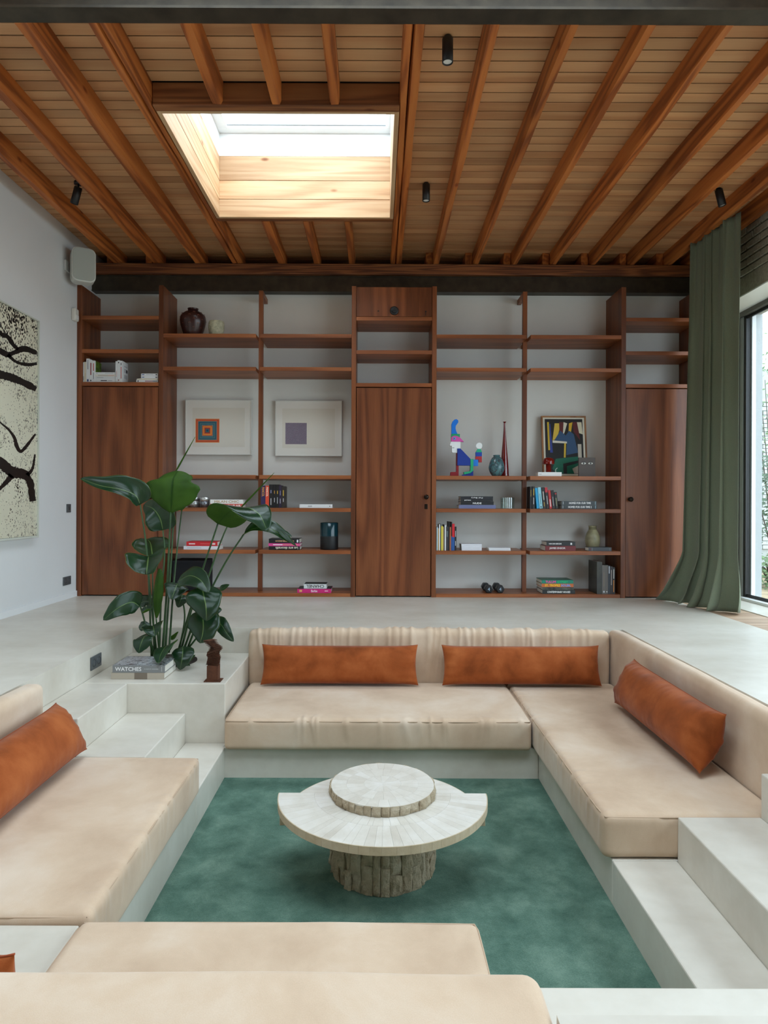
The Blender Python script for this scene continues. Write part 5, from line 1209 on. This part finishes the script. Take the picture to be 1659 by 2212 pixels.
book('dark grey hardback lying in front of the olive vase', 1272, 1321.5, .037, w5, .12, (58, 62, 68), marks=[(-.42, .06, .5, (90, 40, 44)), (-.35, .015, .8, (150, 154, 158)), (.42, .01, .8, (140, 150, 156))], yf=6.565)
ga = 'travel and architecture books on the bottom shelf'; z = w6
for lab, a, b, t, c, ti, tc, kw in (('black hardback with white capitals at the bottom of the colourful stack', 1172.5, 1243, .038, (30, 32, 32), 'CONTEMPORARY HOUSES', (236, 236, 232), dict(tw=.70, th=.5)), ('dark landscape spined hardback second in the colourful stack', 1172.5, 1240, .028, plain('dark_landscape_print', rgb(70, 70, 60), .5, var=.8, vscale=25), None, None, {}), ('orange hardback with yellow and blue title in the colourful stack', 1171, 1239.5, .034, (196, 104, 50), None, None, {}), ('green hardback with pink title on top of the colourful stack', 1171, 1239, .034, (20, 128, 104), None, None, {})):
    bk = book(lab, a, b, t, z, .24, c, title=ti, tcol=tc or (0, 0, 0), group=ga, **kw); L_ = (b - a) * YF / FPX
    if 'orange' in lab: lettering(bk, 'ST. TROPEZ', -.16 * L_, t / 2, L_ * .48, t * .62, flat(250, 200, 20), name='spine_lettering', bold=.0012); lettering(bk, 'SOLEIL', .26 * L_, t / 2, L_ * .30, t * .62, flat(90, 160, 230), name='spine_lettering', bold=.0012)
    if 'green' in lab: lettering(bk, 'TULUM', -.22 * L_, t / 2, L_ * .32, t * .62, flat(240, 60, 150), name='spine_lettering', bold=.0012); lettering(bk, 'GYPSET', .16 * L_, t / 2, L_ * .34, t * .62, flat(30, 180, 110), name='spine_lettering', bold=.0012); boxes('cover_print', [(-L_ / 2, L_ / 2, .01, .235, t, t + .0005)], plain('green_cover_print', rgb(40, 90, 70), .4, var=.5, vscale=20), bk)
    z += t + .001
xx = PX(1290, YF); gv = 'tall dark books at the right end of the bottom shelf'
for lab, t, h, c, mk in (('large dark picture book at the left of the tall row', .052, .322, plain('dark_gold_print', rgb(40, 38, 28), .35, var=1.0, vscale=11), None), ('grey brown book second in the tall row', .036, .288, (104, 98, 92), [(0, .5, .1, (140, 120, 96)), (.42, .06, .4, (200, 206, 210))]), ('slim grey brown book third in the tall row', .021, .288, (98, 92, 86), [(.42, .04, .4, (220, 220, 220))]), ('dark slate book with white title in the tall row', .022, .284, (44, 48, 56), [(-.35, .25, .3, (210, 214, 220))]), ('dark brown book with grey title in the tall row', .020, .276, (48, 36, 36), [(-.1, .55, .35, (160, 152, 146))]), ('black book with white and orange lettering at the right of the tall row', .025, .268, (26, 24, 24), [(-.25, .35, .3, (200, 196, 190)), (.2, .45, .3, (210, 130, 50))])):
    book(lab, 0, 0, t, w6, .26, c, True, h, x=xx, marks=mk, group=gv); xx += t + .001
# books on the ledge
yl = 4.15
book('thick cream hardback under the grey watch book on the ledge', 241, 356, .040, Z1, .25, (178, 168, 152), yf=yl, x=-1.509, L=.336, marks=[(.06, .24, 1.0, (122, 110, 96))])
wb = book('grey photo covered hardback with white title on the ledge', 245, 357, .046, Z1 + .041, .25, (128, 130, 130), title='WATCHES', tw=.50, th=.52, tx=-.2, yf=yl + .002, x=-1.503, L=.33)
def watchcover():
    t = NT('watch_photo'); p = t.pos(); n = t.noise(t.scaled(p, (20, 34, 1)), 1.0, 3, .6, 2.0)
    t.set('Base Color', t.ramp(n, [(.3, rgb(40, 42, 46)), (.46, rgb(120, 124, 128)), (.5, rgb(190, 194, 198)), (.62, rgb(150, 154, 156)), (.7, rgb(60, 62, 66))])); t.set('Roughness', .25); return t.m
boxes('cover_photo', [(-.162, .162, .004, .246, .046, .0466)], watchcover(), wb); lettering(wb, 'A GUIDE BY HODINKEE', .24 * .33, .023, .09, .006, flat(220, 222, 222), name='spine_lettering'); boxes('spine_mark', [(.145, .1465, -.0006, 0, .008, .038)], flat(225, 226, 226), wb)
